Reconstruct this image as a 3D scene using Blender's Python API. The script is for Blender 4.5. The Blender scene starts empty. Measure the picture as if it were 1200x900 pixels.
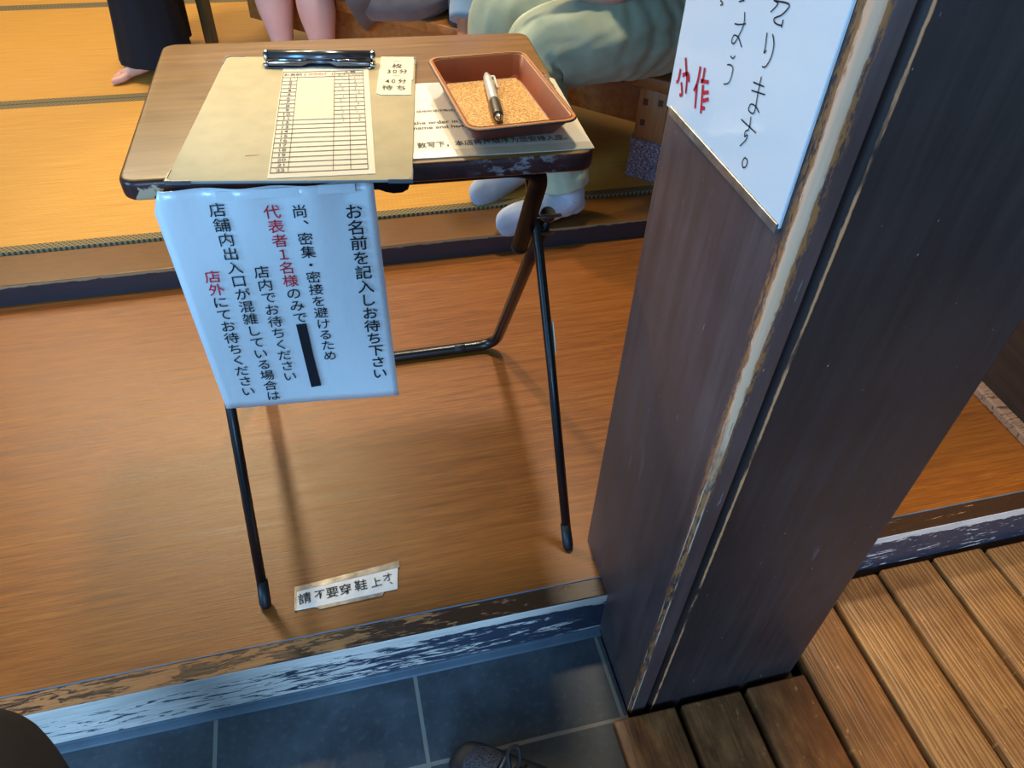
import bpy, bmesh, math, random
from mathutils import Vector, Matrix, noise as mnoise
random.seed(7)
S = bpy.context.scene
COL = S.collection
V = Vector
PI = math.pi

# ------------------------------------------------------------------ camera, sky, lights, exposure
def make_camera():
    p, r, y = [math.radians(a) for a in (44.128, -2.9767, 15.9425)]
    fw = V((math.sin(y)*math.cos(p), math.cos(y)*math.cos(p), -math.sin(p)))
    rt = V((math.cos(y), -math.sin(y), 0)); dn = fw.cross(rt)
    r2 = rt*math.cos(r) + dn*math.sin(r); d2 = -rt*math.sin(r) + dn*math.cos(r)
    cd = bpy.data.cameras.new('camera'); co = bpy.data.objects.new('camera', cd); COL.objects.link(co)
    m = Matrix((r2, -d2, -fw)).transposed().to_4x4(); m.translation = V((0, 0, 1.1725)); co.matrix_world = m
    cd.sensor_fit = 'HORIZONTAL'; cd.sensor_width = 36; cd.lens = 879.13*36/1200; cd.clip_start = .02
    S.camera = co
make_camera()
S.view_settings.view_transform = 'Standard'; S.view_settings.look = 'None'
S.view_settings.gamma = 1; S.view_settings.use_curve_mapping = False
S.view_settings.exposure = 0.0

W = bpy.data.worlds.new('daylight'); S.world = W; W.use_nodes = True
W.node_tree.nodes['Background'].inputs[0].default_value = (.30, .56, 1, 1)
W.node_tree.nodes['Background'].inputs[1].default_value = .8

def light(name, kind, loc, target, energy, col, size=.2, sy=None, spot=None):
    d = bpy.data.lights.new(name, kind); o = bpy.data.objects.new(name, d); COL.objects.link(o)
    d.energy = energy; d.color = col; o.location = loc
    o.rotation_euler = (V(target)-V(loc)).to_track_quat('-Z', 'Y').to_euler()
    if kind == 'AREA':
        d.shape = 'RECTANGLE' if sy else 'DISK'; d.size = size
        if sy: d.size_y = sy
    else: d.shadow_soft_size = size
    if spot: d.spot_size = math.radians(spot); d.spot_blend = .4
    return o
# daylight through the open entrance behind and to the left of the camera
light('entrance_daylight', 'AREA', (-.9, -2.9, 1.5), (-.2, .8, .2), 165, (.30, .60, 1), 1.4, 1.8)
light('doorway_daylight', 'AREA', (-3.2, -.3, 1.5), (.3, .7, .6), 88, (.20, .56, 1), 1.2, 1.6)
# warm lamps of the room, with added fill lights
light('ceiling_lamp_light', 'AREA', (-.62, 3.0, 2.4), (-.2, 1.6, 0), 46, (1, .80, .46), .22)
light('tatami_lamp_light', 'AREA', (-1.6, 3.6, 2.45), (-1.0, 2.6, 0), 40, (1, .86, .62), 1.0)
light('bench_fill_light', 'SPOT', (.50, 2.0, 2.5), (.42, 1.72, 0), 150, (1, .86, .62), .12, spot=64)  # added spot, widened to brighten the bench and the table
light('room_fill_light', 'AREA', (.1, 4.6, 2.5), (.3, 2.4, 0), 44, (1, .86, .66), 1.8)  # added soft fill that lifts the dark tatami under the bench
light('entrance_lamp_light', 'SPOT', (.50, -.40, 2.45), (1.22, .10, -.1), 210, (1, .76, .44), .06, spot=30)

# ------------------------------------------------------------------ node helpers
def lin(c):
    return tuple(((x/255)/12.92 if x/255 <= .04045 else ((x/255+.055)/1.055)**2.4) for x in c)+(1,)
class M:
    def __init__(s, name):
        s.m = bpy.data.materials.new(name); s.m.use_nodes = True; s.t = s.m.node_tree
        s.b = s.t.nodes['Principled BSDF']
    def n(s, typ, **kw):
        nd = s.t.nodes.new(typ)
        for k, v in kw.items(): setattr(nd, k, v)
        return nd
    def put(s, sock, v):
        if isinstance(v, bpy.types.NodeSocket): s.t.links.new(v, sock)
        elif v is not None:
            sock.default_value = v
    def set(s, **kw):
        nm = dict(col='Base Color', rough='Roughness', metal='Metallic', spec='Specular IOR Level', normal='Normal',
                  coat='Coat Weight', coatr='Coat Roughness', trans='Transmission Weight', ior='IOR', alpha='Alpha',
                  sheen='Sheen Weight', sss='Subsurface Weight')
        for k, v in kw.items(): s.put(s.b.inputs[nm[k]], v)
        return s
    def pos(s, scale=(1,1,1), rot=0, off=(0,0,0), src='pos'):
        if src == 'pos': o = s.n('ShaderNodeNewGeometry').outputs['Position']
        else: o = s.n('ShaderNodeTexCoord').outputs[src]
        mp = s.n('ShaderNodeMapping'); s.t.links.new(o, mp.inputs[0])
        mp.inputs['Rotation'].default_value = (0, 0, rot); mp.inputs['Scale'].default_value = scale; mp.inputs['Location'].default_value = off
        return mp.outputs[0]
    def noise(s, vec, scale=5, det=3, rough=.5, dist=0):
        nd = s.n('ShaderNodeTexNoise'); s.put(nd.inputs['Vector'], vec)
        nd.inputs['Scale'].default_value = scale; nd.inputs['Detail'].default_value = det
        nd.inputs['Roughness'].default_value = rough; nd.inputs['Distortion'].default_value = dist
        return nd.outputs[0]
    def wave(s, vec, scale, dist=0, det=2, dscale=1, axis='Y', prof='SIN', kind='BANDS'):
        nd = s.n('ShaderNodeTexWave', wave_type=kind, wave_profile=prof)
        if kind == 'BANDS': nd.bands_direction = axis
        else: nd.rings_direction = axis
        s.put(nd.inputs['Vector'], vec); nd.inputs['Scale'].default_value = scale; nd.inputs['Distortion'].default_value = dist
        nd.inputs['Detail'].default_value = det; nd.inputs['Detail Scale'].default_value = dscale
        return nd.outputs['Fac']
    def vor(s, vec, scale, feat='F1'):
        nd = s.n('ShaderNodeTexVoronoi', feature=feat); s.put(nd.inputs['Vector'], vec); nd.inputs['Scale'].default_value = scale
        return nd.outputs['Distance'] 
    def ramp(s, f, stops, interp='LINEAR'):
        nd = s.n('ShaderNodeValToRGB'); s.put(nd.inputs[0], f); cr = nd.color_ramp; cr.interpolation = interp
        while len(cr.elements) < len(stops): cr.elements.new(.5)
        for e, (p, c) in zip(cr.elements, stops):
            e.position = p; e.color = lin(c) if isinstance(c, tuple) else (c, c, c, 1)
        return nd.outputs[0]
    def mix(s, f, a, b, mode='MIX'):
        nd = s.n('ShaderNodeMix', data_type='RGBA', blend_type=mode); s.put(nd.inputs[0], f)
        s.put(nd.inputs[6], lin(a) if isinstance(a, tuple) and len(a) == 3 else a)
        s.put(nd.inputs[7], lin(b) if isinstance(b, tuple) and len(b) == 3 else b)
        return nd.outputs[2]
    def math(s, op, a, b=None, clamp=False):
        nd = s.n('ShaderNodeMath', operation=op, use_clamp=clamp); s.put(nd.inputs[0], a)
        if b is not None: s.put(nd.inputs[1], b)
        return nd.outputs[0]
    def step(s, v, lo, hi, a=0., b=1.):
        nd = s.n('ShaderNodeMapRange', interpolation_type='SMOOTHSTEP')
        s.put(nd.inputs[0], v)
        for i, q in enumerate((lo, hi, a, b)): s.put(nd.inputs[i+1], q)
        return nd.outputs[0]
    def xyz(s):
        g = s.n('ShaderNodeNewGeometry'); q = s.n('ShaderNodeSeparateXYZ'); s.t.links.new(g.outputs['Position'], q.inputs[0])
        return q.outputs
    def bump(s, h, strength=.3, dist=.002):
        nd = s.n('ShaderNodeBump'); nd.inputs['Strength'].default_value = strength; nd.inputs['Distance'].default_value = dist
        s.put(nd.inputs['Height'], h); s.put(s.b.inputs['Normal'], nd.outputs[0]); return s

def plain(name, col, rough=.5, metal=0, var=.12, scale=14, bump=0, bscale=120, **kw):
    m = M(name); v = m.pos(); f = m.noise(v, scale, 4)
    d = tuple(max(0, int(c*(1-var))) for c in col); u = tuple(min(255, int(c*(1+var*.6))) for c in col)
    m.set(col=m.ramp(f, [(.3, d), (.7, u)]), rough=rough, metal=metal, **kw)
    if bump: m.bump(m.noise(v, bscale, 3), bump, .001)
    return m.m

def mat_wood_floor():
    m = M('brown_wood_sheet')
    v = m.pos((1.2, 26, 26)); g = m.noise(v, 3.2, 7, .62, .5)
    fine = m.noise(m.pos((12, 330, 1)), 1, 4, .7)
    big = m.noise(m.pos((.9, 2.4, 1)), 1.6, 3)
    c = m.ramp(g, [(.25, (100, 56, 14)), (.5, (142, 79, 24)), (.75, (158, 98, 34))])
    c = m.mix(m.step(fine, .38, .68, 0, .75), c, (90, 48, 14))
    c = m.mix(m.step(big, .35, .7, 0, .5), c, (140, 82, 26))
    m.set(col=c, rough=m.ramp(g, [(.2, .34), (.8, .46)]), spec=.5)
    m.bump(m.math('ADD', fine, m.math('MULTIPLY', g, .5)), .25, .0012)
    return m.m
def mat_tatami():
    m = M('tatami_straw')
    rib = m.wave(m.pos(), 62, .6, 2, 3, 'Y'); v = m.pos((3, 160, 1)); f = m.noise(v, 2, 4, .6); big = m.noise(m.pos(), 2.2, 3)
    warp = m.wave(m.pos(), 25, .5, 1, 2, 'X')
    c = m.ramp(f, [(.25, (184, 126, 46)), (.55, (208, 152, 64)), (.8, (224, 172, 86))])
    c = m.mix(m.step(big, .4, .7, 0, .35), c, (204, 146, 66))
    c = m.mix(m.math('MULTIPLY', rib, .22), c, (160, 104, 40))
    m.set(col=c, rough=.5, spec=.35)
    m.bump(m.math('ADD', rib, m.math('MULTIPLY', warp, .25)), .45, .0015)
    return m.m
def mat_border():
    m = M('tatami_border_cloth')
    a = m.wave(m.pos((1, 1, 1), PI/4), 34, 0, 0, 1, 'X'); b = m.wave(m.pos((1, 1, 1), PI/4), 34, 0, 0, 1, 'Y')
    f = m.math('MAXIMUM', a, b)
    m.set(col=m.ramp(f, [(.62, (66, 56, 34)), (.86, (132, 114, 76))]), rough=.75)
    return m.m
def mat_tile():
    m = M('slate_tile_floor')
    x, y, z = m.xyz()
    v = m.pos(); f = m.noise(v, 9, 6, .65); g = m.noise(v, 90, 3, .6)
    c = m.ramp(f, [(.3, (46, 52, 58)), (.5, (60, 66, 72)), (.75, (80, 86, 92))])
    c = m.mix(m.step(g, .5, .75, 0, .25), c, (104, 110, 114))
    def line(coord, at, pitch, w):
        q = m.math('PINGPONG', m.math('SUBTRACT', coord, at), pitch/2); return m.step(q, w*.6, w, 1, 0)
    lx = line(x, .0215, .334, .0042); ly = line(y, .4495, .334, .0042)
    grout = m.math('MAXIMUM', lx, ly)
    c = m.mix(grout, c, (128, 122, 112))
    m.set(col=c, rough=m.ramp(f, [(.3, .42), (.7, .6)]))
    m.bump(m.math('SUBTRACT', m.math('MULTIPLY', g, .25), grout), .4, .002)
    return m.m
def mat_sill(name, base, left, right, x0, x1, wood=(214, 178, 146), edge=None):
    """dark paint worn through to bare wood, more at the left end than at the right"""
    m = M(name); x, y, z = m.xyz()
    f = m.noise(m.pos((7, 44, 44), 0, (.4, 0, 0)), 2.0, 6, .68, .8); k = m.noise(m.pos((14, 90, 90)), 3, 4, .6)
    thr = m.step(x, x0, x1, left, right)
    d = m.math('SUBTRACT', m.math('ADD', m.math('MULTIPLY', f, .75), m.math('MULTIPLY', k, .25)), thr)
    if edge:   # rubbed bare along the arris
        e = m.step(m.math('ADD', z, m.math('MULTIPLY', k, .006)), edge[0], edge[1], 0, edge[2]); d = m.math('ADD', d, e)
    mask = m.step(d, -.012, .03)
    grain = m.noise(m.pos((7, 130, 130)), 2, 5, .6)
    w = m.mix(grain, wood, tuple(int(c*.62) for c in wood))
    c = m.mix(mask, m.mix(f, base, tuple(int(c*1.5) for c in base)), w)
    m.set(col=c, rough=m.step(mask, 0, 1, .35, .7))
    m.bump(m.math('SUBTRACT', m.math('MULTIPLY', grain, .3), mask), .45, .002)
    return m.m
def mat_pillar(main=False):
    m = M('dark_brown_paint_worn_lit' if not main else 'dark_brown_paint_scuffed_shaded'); x, y, z = m.xyz()
    v = m.pos(); streak = m.noise(m.pos((40, 40, 2.2)), 2, 4, .6); f = m.noise(v, 6, 4)
    c = m.ramp(m.math('ADD', m.math('MULTIPLY', streak, .5), m.math('MULTIPLY', f, .5)),
               [(.35, (70, 54, 53) if not main else (40, 31, 31)), (.5, (86, 67, 65) if not main else (49, 38, 37)), (.68, (104, 84, 82) if not main else (60, 47, 45))])  # one paint, darker on the main post: dimmer front light put into the colour
    k = m.noise(m.pos((90, 90, 22)), 2.2, 5, .7); k2 = m.noise(m.pos((30, 30, 5)), 1.7, 4, .6)
    # specks and rubs of missing paint
    sp = m.step(m.noise(m.pos((55, 55, 24)), 3, 4, .6), .735, .75); c = m.mix(sp, c, (186, 168, 160))
    sm = m.step(m.noise(m.pos((9, 9, 2.4), 0, (3, 1, .3)), 2.2, 3, .5), .68, .80, 0, .5); c = m.mix(sm, c, (118, 110, 116))
    sc = m.step(m.noise(m.pos((70, 70, 9), 0, (5, 2, 1)), 2.4, 3, .5), .71 if not main else .77, .74 if not main else .80, 0, .7); c = m.mix(sc, c, (150, 140, 144))
    if not main:
        dx = m.math('SUBTRACT', x, .369); dy = m.math('SUBTRACT', y, .457)
        d = m.math('MAXIMUM', dx, m.math('MULTIPLY', dy, .62))
        jit = m.math('ADD', m.math('MULTIPLY', m.math('SUBTRACT', k, .5), .030), m.math('MULTIPLY', m.math('SUBTRACT', k2, .5), .022))
        wid = m.step(z, .15, .95, .0006, .0105)
        dd = m.math('SUBTRACT', m.math('ADD', d, m.math('MULTIPLY', jit, m.step(z, .1, .75, .22, 1.0))), wid)
        fringe = m.step(dd, .001, .006, 1, 0)
        # two narrow worn lines low down, one broad bare band above
        bare = m.mix(streak, (252, 206, 172), (226, 160, 116))
        tan = m.mix(k, (128, 66, 26), (206, 140, 84))
        c = m.mix(m.math('MULTIPLY', fringe, m.step(k, .44, .52)), c, tan)
        core = m.math('MULTIPLY', m.step(m.math('ADD', d, m.math('MULTIPLY', jit, .35)), m.math('MULTIPLY', wid, .55), m.math('ADD', m.math('MULTIPLY', wid, .55), .0022), 1, 0), m.step(m.math('ADD', z, m.math('MULTIPLY', m.math('SUBTRACT', k2, .5), .5)), .46, .60))
        c = m.mix(core, c, bare)
        for a_, o_ in ((dx, dy), (dy, dx)):   # thin rubbed lines on both sides of the rounded corner
            ln = m.step(m.math('ABSOLUTE', m.math('SUBTRACT', m.math('ADD', a_, m.math('MULTIPLY', m.math('SUBTRACT', k, .5), .003)), .0052)), .0005, .0013, 1, 0)
            ln = m.math('MULTIPLY', ln, m.math('MULTIPLY', m.step(o_, .001, .0016, 1, 0), m.step(k2, .42, .52))); c = m.mix(ln, c, (220, 190, 160))
    else:
        d = m.math('ABSOLUTE', m.math('SUBTRACT', x, .4130)); fr = m.math('SUBTRACT', y, .4572)
        d = m.math('MAXIMUM', d, m.math('MULTIPLY', fr, .6))
        mask = m.math('MULTIPLY', m.step(m.math('ADD', d, m.math('MULTIPLY', m.math('SUBTRACT', k, .5), .004)), .0008, .0022, 1, 0), m.step(k2, .36, .50))
        c = m.mix(mask, c, (214, 146, 98))
    m.set(col=c, rough=m.ramp(streak, [(.3, .40), (.7, .5)]), spec=.4)
    m.bump(m.math('ADD', streak, m.math('MULTIPLY', m.noise(m.pos((60, 60, 5)), 3, 3), .5)), .09, .0012)
    return m.m
def mat_deck():
    m = M('deck_boards_old_pine'); x, y, z = m.xyz()
    pid = m.math('FLOOR', m.math('DIVIDE', m.math('SUBTRACT', x, .3345), .1245))
    off = m.math('MULTIPLY', pid, 3.71)
    cx = m.n('ShaderNodeCombineXYZ'); m.put(cx.inputs[0], m.math('ADD', x, off)); m.put(cx.inputs[1], m.math('MULTIPLY', m.math('ADD', y, off), .07)); m.put(cx.inputs[2], z)
    vec = cx.outputs[0]
    ring = m.wave(vec, 34, 9, 3, 1.8, 'X'); fine = m.noise(vec, 110, 4, .6, .3); big = m.noise(m.pos(), 5, 4, .6)
    young = m.ramp(ring, [(.1, (138, 96, 54)), (.5, (156, 112, 66)), (.9, (168, 124, 76))])
    old = m.ramp(m.noise(m.pos((16, 6, 1)), 2.6, 5, .62), [(.3, (94, 58, 32)), (.55, (136, 86, 48)), (.75, (168, 114, 68))])
    pick = m.step(m.math('ADD', pid, m.math('MULTIPLY', big, .4)), 2.9, 3.6)
    c = m.mix(pick, old, young)
    c = m.mix(m.step(big, .45, .7, 0, .55), c, (96, 58, 32))
    c = m.mix(m.step(fine, .5, .7, 0, .4), c, (76, 46, 26))
    sc = m.step(m.noise(m.pos((40, 20, 1)), 3, 3, .6), .66, .72, 0, .55); c = m.mix(sc, c, (196, 150, 96))
    m.set(col=c, rough=.42, spec=.5)
    m.bump(m.math('ADD', m.math('MULTIPLY', ring, m.step(pick, 0, 1, .2, 1)), m.math('MULTIPLY', fine, .6)), .5, .002)
    return m.m
def mat_tabletop():
    m = M('table_veneer'); ca, sa = 0, 0
    v = m.pos((2.2, 34, 1), math.radians(2.4)); g = m.noise(v, 2.4, 6, .62, .3); b = m.noise(m.pos(), 7, 4, .6)
    c = m.ramp(g, [(.3, (110, 76, 34)), (.55, (138, 99, 50)), (.75, (160, 119, 64))])
    c = m.mix(m.step(b, .45, .7, 0, .45), c, (128, 90, 46))
    m.set(col=c, rough=m.ramp(b, [(.3, .30), (.7, .42)]), spec=.4)
    m.bump(m.math('ADD', g, m.math('MULTIPLY', b, .6)), .12, .0012)
    return m.m
def mat_table_edge():
    m = M('table_edge_film_chipped'); x, y, z = m.xyz()
    f = m.noise(m.pos((1, 1, 1.5)), 26, 4, .6); c = m.ramp(f, [(.3, (52, 28, 28)), (.7, (82, 46, 44))])
    s = m.math('MULTIPLY', m.step(m.noise(m.pos((1, 1, 2)), 42, 5, .7), .52, .58), m.math('MULTIPLY', m.step(x, .17, .23), m.step(x, .27, .32, 1, 0)))
    c = m.mix(s, c, (142, 134, 138))
    left = m.math('MULTIPLY', m.step(m.math('ADD', x, m.math('MULTIPLY', m.math('SUBTRACT', f, .5), .07)), -.229, -.227), m.step(m.math('ADD', x, m.math('MULTIPLY', m.math('SUBTRACT', f, .5), .05)), -.207, -.205, 1, 0))
    left = m.math('MULTIPLY', left, m.step(m.math('ADD', z, m.math('MULTIPLY', m.math('SUBTRACT', f, .5), .05)), .692, .694, 1, 0))
    chip = m.math('MAXIMUM', left, m.math('MULTIPLY', m.step(m.noise(m.pos((1, 1, 1), 0, (1.7, 0, .2)), 44, 3, .5), .62, .64), m.math('MULTIPLY', m.step(x, .318, .33), m.step(y, .98, .93))))
    c = m.mix(chip, c, (196, 164, 132))
    m.set(col=c, rough=.3, spec=.5)
    return m.m
def mat_cloth(name, col, scale=900, rough=.85, folds=0, axis=(1, 1, 1), var=.14, sheen=.2):
    m = M(name); v = m.pos(); f = m.noise(v, 9, 4); w = m.noise(v, scale, 2)
    c = m.ramp(f, [(.3, tuple(int(q*(1-var)) for q in col)), (.7, tuple(min(255, int(q*(1+var*.5))) for q in col))])
    m.set(col=c, rough=rough, sheen=sheen)
    h = m.math('MULTIPLY', w, .12)
    if folds: h = m.math('ADD', h, m.math('MULTIPLY', m.noise(m.pos(axis), 9, 2, .4, .4), folds))
    m.bump(h, .5, .006 if folds else .0015)
    return m.m
def mat_skin(name, col):
    m = M(name); v = m.pos(); f = m.noise(v, 16, 4)
    d = tuple(int(c*.93) for c in col)
    c = m.mix(f, d, col); c = m.mix(m.step(m.noise(v, 7, 2), .45, .7, 0, .35), c, (min(255, col[0]+4), int(col[1]*.86), int(col[2]*.84)))
    m.set(col=c, rough=.5, spec=.35, sss=.08); m.b.inputs['Subsurface Radius'].default_value = (.012, .005, .003)
    m.bump(m.noise(v, 240, 2), .1, .0008)
    return m.m
def mat_bench(name='bench_pine', c1=(176, 112, 56), c2=(140, 80, 34), axis='u'):
    m = M(name); a = -math.atan2(-.688, .725)
    sc = (2.2, 26, 26) if axis == 'u' else (26, 26, 2.2)
    g = m.noise(m.pos(sc, a), 2.2, 5, .6, .4); kn = m.noise(m.pos(), 9, 3)
    c = m.ramp(g, [(.3, c2), (.7, c1)]); c = m.mix(m.step(kn, .62, .74, 0, .55), c, (104, 54, 22))
    m.set(col=c, rough=.34); m.bump(g, .12, .001)
    return m.m
def mat_darkwall():
    m = M('dark_stained_wall_boards'); f = m.noise(m.pos((3, 3, 30)), 2, 5, .6)
    m.set(col=m.ramp(f, [(.3, (34, 26, 24)), (.7, (56, 42, 36))]), rough=.5); m.bump(f, .2, .002); return m.m
def mat_terry():
    m = M('knitted_leg_sock'); v = m.pos(); f = m.noise(v, 190, 3, .7); k = m.vor(v, 150)
    c = m.ramp(f, [(.36, (74, 62, 84)), (.5, (136, 120, 140)), (.64, (206, 192, 204))])
    c = m.mix(m.step(m.noise(v, 90, 2), .55, .65, 0, .5), c, (140, 86, 92))
    m.set(col=c, rough=.95, sheen=.3); m.bump(m.math('SUBTRACT', f, k), .9, .004); return m.m
def mat_leather():
    m = M('tan_leather'); v = m.pos(); f = m.noise(v, 8, 4); c = m.ramp(f, [(.3, (118, 48, 18)), (.7, (152, 70, 28))])
    m.set(col=c, rough=.36, spec=.5); m.bump(m.noise(v, 420, 3), .2, .0008); return m.m
def mat_cork():
    m = M('gold_flecked_lining'); v = m.pos(); f = m.noise(v, 420, 3, .7); g = m.noise(v, 24, 3)
    c = m.ramp(f, [(.36, (146, 92, 36)), (.5, (204, 148, 70)), (.62, (246, 206, 130))]); c = m.mix(m.step(g, .4, .7, 0, .3), c, (196, 130, 56))
    m.set(col=c, rough=.45, metal=.15); m.bump(f, .3, .0008); return m.m
def mat_paper(name, col, rough=.6, var=.03, coat=0, wr=0):
    m = M(name); v = m.pos(); f = m.noise(v, 6, 3)
    m.set(col=m.mix(f, tuple(int(c*(1-var)) for c in col), col), rough=rough, coat=coat, coatr=.08)
    if wr: m.bump(m.math('ADD', m.noise(m.pos((22, 22, 4)), 1.4, 3, .5, .5), m.noise(v, 60, 2)), wr, .003)
    return m.m
def mat_mesh_fabric():
    m = M('black_shoe_mesh'); v = m.pos(); k = m.vor(v, 330); 
    m.set(col=m.ramp(k, [(.28, (8, 8, 12)), (.5, (62, 66, 78))]), rough=.7); m.bump(k, .8, .002); return m.m
def mat_printshirt():
    m = M('blue_white_print_cloth'); f = m.noise(m.pos(), 34, 2, .4); m.set(col=m.ramp(f, [(.47, (44, 104, 196)), (.53, (226, 232, 240))]), rough=.8); return m.m

MT = dict(
    floor=mat_wood_floor(), tatami=mat_tatami(), border=mat_border(), tile=mat_tile(), deck=mat_deck(),
    sill_top=mat_sill('step_top_worn_brown', (46, 30, 20), .47, .60, -.35, .42, (182, 128, 76), None),
    sill_front=mat_sill('step_front_worn_paint', (38, 42, 54), .430, .575, -.45, .40, (236, 218, 204), (-.026, -.006, .3)),
    ledge_front=mat_sill('ledge_front_dark_paint', (36, 32, 36), .66, .69, -1, 1, (186, 140, 96), (.050, .0575, .35)),
    ledge_top=mat_sill('ledge_top_varnish', (84, 54, 22), .68, .70, -1, 1, (196, 140, 70), None),
    cove=plain('base_strip_blue_grey', (92, 104, 116), .4, bump=.2), pillar=mat_pillar(), pillar_main=mat_pillar(True),
    tabletop=mat_tabletop(), table_edge=mat_table_edge(), steel=plain('black_lacquered_tube', (20, 19, 22), .28, .0, .1, spec=.6),
    dark_steel=plain('brown_black_tube', (16, 12, 13), .5, .0, spec=.12), rubber=plain('black_rubber', (26, 28, 32), .45), bolt=plain('bolt_zinc', (120, 116, 110), .3, .9),
    bench=mat_bench(), bench_dark=mat_bench('bench_dark_leg', (140, 104, 62), (108, 76, 42), 'z'), bench_leg=mat_bench('bench_pine_leg', (186, 124, 70), (150, 92, 46), 'z'), plug=plain('dowel_end', (92, 48, 34), .5),
    wall=plain('plaster_wall', (186, 170, 140), .8), dwall=mat_darkwall(), ceil=plain('ceiling_boards', (150, 130, 104), .8),
    worn_rail=mat_sill('rail_worn_wood', (70, 50, 44), .44, .44, -1, 1, (176, 138, 112), None),
    terry=mat_terry(), leather=mat_leather(), leather_rim=plain('leather_rim_tan', (196, 122, 62), .34), leather_red=plain('red_brown_leather', (150, 62, 42), .35), cord=plain('dark_blue_piping', (34, 40, 50), .4), cork=mat_cork(),
    board=plain('board_beige_vinyl', (190, 174, 134), .55, 0, .05, 30, .08, 400), board_edge=plain('board_edge_grey', (150, 152, 150), .35),
    corner=plain('corner_cap_grey', (104, 106, 108), .35, .2), chrome=plain('chrome', (190, 190, 194), .14, 1, .03), clipsteel=plain('clip_grey_steel', (104, 108, 114), .24, .85, .05),
    paper=mat_paper('form_paper', (240, 226, 200)), blank=mat_paper('form_blank_panel', (236, 214, 186)), note=mat_paper('note_paper', (242, 228, 198)),
    sheet=mat_paper('laminated_sheet', (236, 222, 196), .35, .04, .5, .12), lam=mat_paper('laminate_edge', (222, 208, 178), .12, .05, 1, .2),
    sign=mat_paper('laminated_white_sign', (238, 238, 238), .3, .02, .6, .22), pnotice=mat_paper('white_board_notice', (236, 238, 240), .4, .02, .3),
    fnote=mat_paper('floor_strip_paper', (238, 228, 216), .25, .05, .8, .3), silver=plain('silver_tape', (150, 146, 140), .3, .7, .2, 60),
    ink=plain('black_ink', (24, 22, 28), .6), grey_ink=plain('printed_line_grey', (92, 84, 76), .6), red=plain('red_ink', (214, 34, 52), .6), marker=plain('black_marker_strip', (22, 22, 34), .35),
    pen_clear=plain('pen_clear_plastic', (214, 210, 204), .15, 0, .05, 60), pen_grip=plain('pen_dark_grip', (58, 50, 36), .4), pen_tip=plain('pen_tip_metal', (150, 148, 144), .2, .9),
    black_cloth=mat_cloth('black_trouser_cloth', (9, 10, 16), folds=.5, axis=(3, 3, .8), sheen=0), sage=mat_cloth('sage_trouser_cloth', (168, 176, 148), folds=.0, axis=(2, 2, 2)),
    grey_cloth=mat_cloth('grey_short_cloth', (104, 96, 98), folds=.4), denim=mat_cloth('denim_cloth', (120, 146, 172), folds=.4), khaki=mat_cloth('khaki_shirt_cloth', (166, 158, 116), folds=.8),
    print_shirt=mat_printshirt(), white_shirt=mat_cloth('pale_shirt_cloth', (200, 196, 190)), navy=mat_cloth('navy_cloth', (28, 30, 44)),
    sock=mat_cloth('pale_grey_sock', (176, 180, 190), 700, .9, .25), pink=mat_skin('skin_pale', (232, 180, 166)), tan_skin=mat_skin('skin_tan', (190, 122, 86)), skin=mat_skin('skin_warm', (222, 166, 142)),
    hair=plain('black_hair', (24, 20, 18), .4), hair_brown=plain('brown_hair', (52, 36, 26), .4), strap=plain('red_strap_webbing', (206, 22, 30), .6), shoe=plain('black_shoe_synthetic', (22, 22, 26), .5), mesh=mat_mesh_fabric(),
    lace=plain('black_lace', (16, 16, 20), .7), sole=plain('shoe_sole_dark', (44, 46, 52), .6), eye=plain('eye_dark', (40, 28, 22), .2),
)

# ------------------------------------------------------------------ object helpers
POS = {}
def setp(o, label=None, cat=None, group=None, kind=None):
    if label: o['label'] = label
    if cat: o['category'] = cat
    if group: o['group'] = group
    if kind: o['kind'] = kind
    return o
def empty(name, loc, label, cat, group=None, kind=None):
    o = bpy.data.objects.new(name, None); COL.objects.link(o); o.empty_display_size = .1
    o.location = loc; POS[o] = V(loc); return setp(o, label, cat, group, kind)
def obj(name, bm, mats, parent=None, smooth=False, angle=None, bottom=True):
    if not isinstance(mats, (list, tuple)): mats = [mats]
    xs = [v.co for v in bm.verts]
    lo = V((min(c.x for c in xs), min(c.y for c in xs), min(c.z for c in xs))); hi = V((max(c.x for c in xs), max(c.y for c in xs), max(c.z for c in xs)))
    org = (lo+hi)/2
    if not parent and bottom: org.z = lo.z
    bm.normal_update()
    bmesh.ops.translate(bm, verts=bm.verts, vec=-org)
    me = bpy.data.meshes.new(name); bm.to_mesh(me); bm.free()
    for m in mats: me.materials.append(m)
    if smooth: me.polygons.foreach_set('use_smooth', [True]*len(me.polygons))
    if angle: me.set_sharp_from_angle(angle=math.radians(angle))
    o = bpy.data.objects.new(name, me); COL.objects.link(o)
    POS[o] = org.copy()
    if parent: o.parent = parent; o.location = org-POS[parent]
    else: o.location = org
    return o
def struct(name, bm, m, **k):
    return setp(obj(name, bm, m, **k), kind='structure')
def merge(bm, t, mi=None):
    if mi is not None:
        for f in t.faces: f.material_index = mi
    me = bpy.data.meshes.new('t'); t.to_mesh(me); t.free(); bm.from_mesh(me); bpy.data.meshes.remove(me)
X3, Y3, Z3 = V((1, 0, 0)), V((0, 1, 0)), V((0, 0, 1))
def B(): return bmesh.new()
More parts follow.
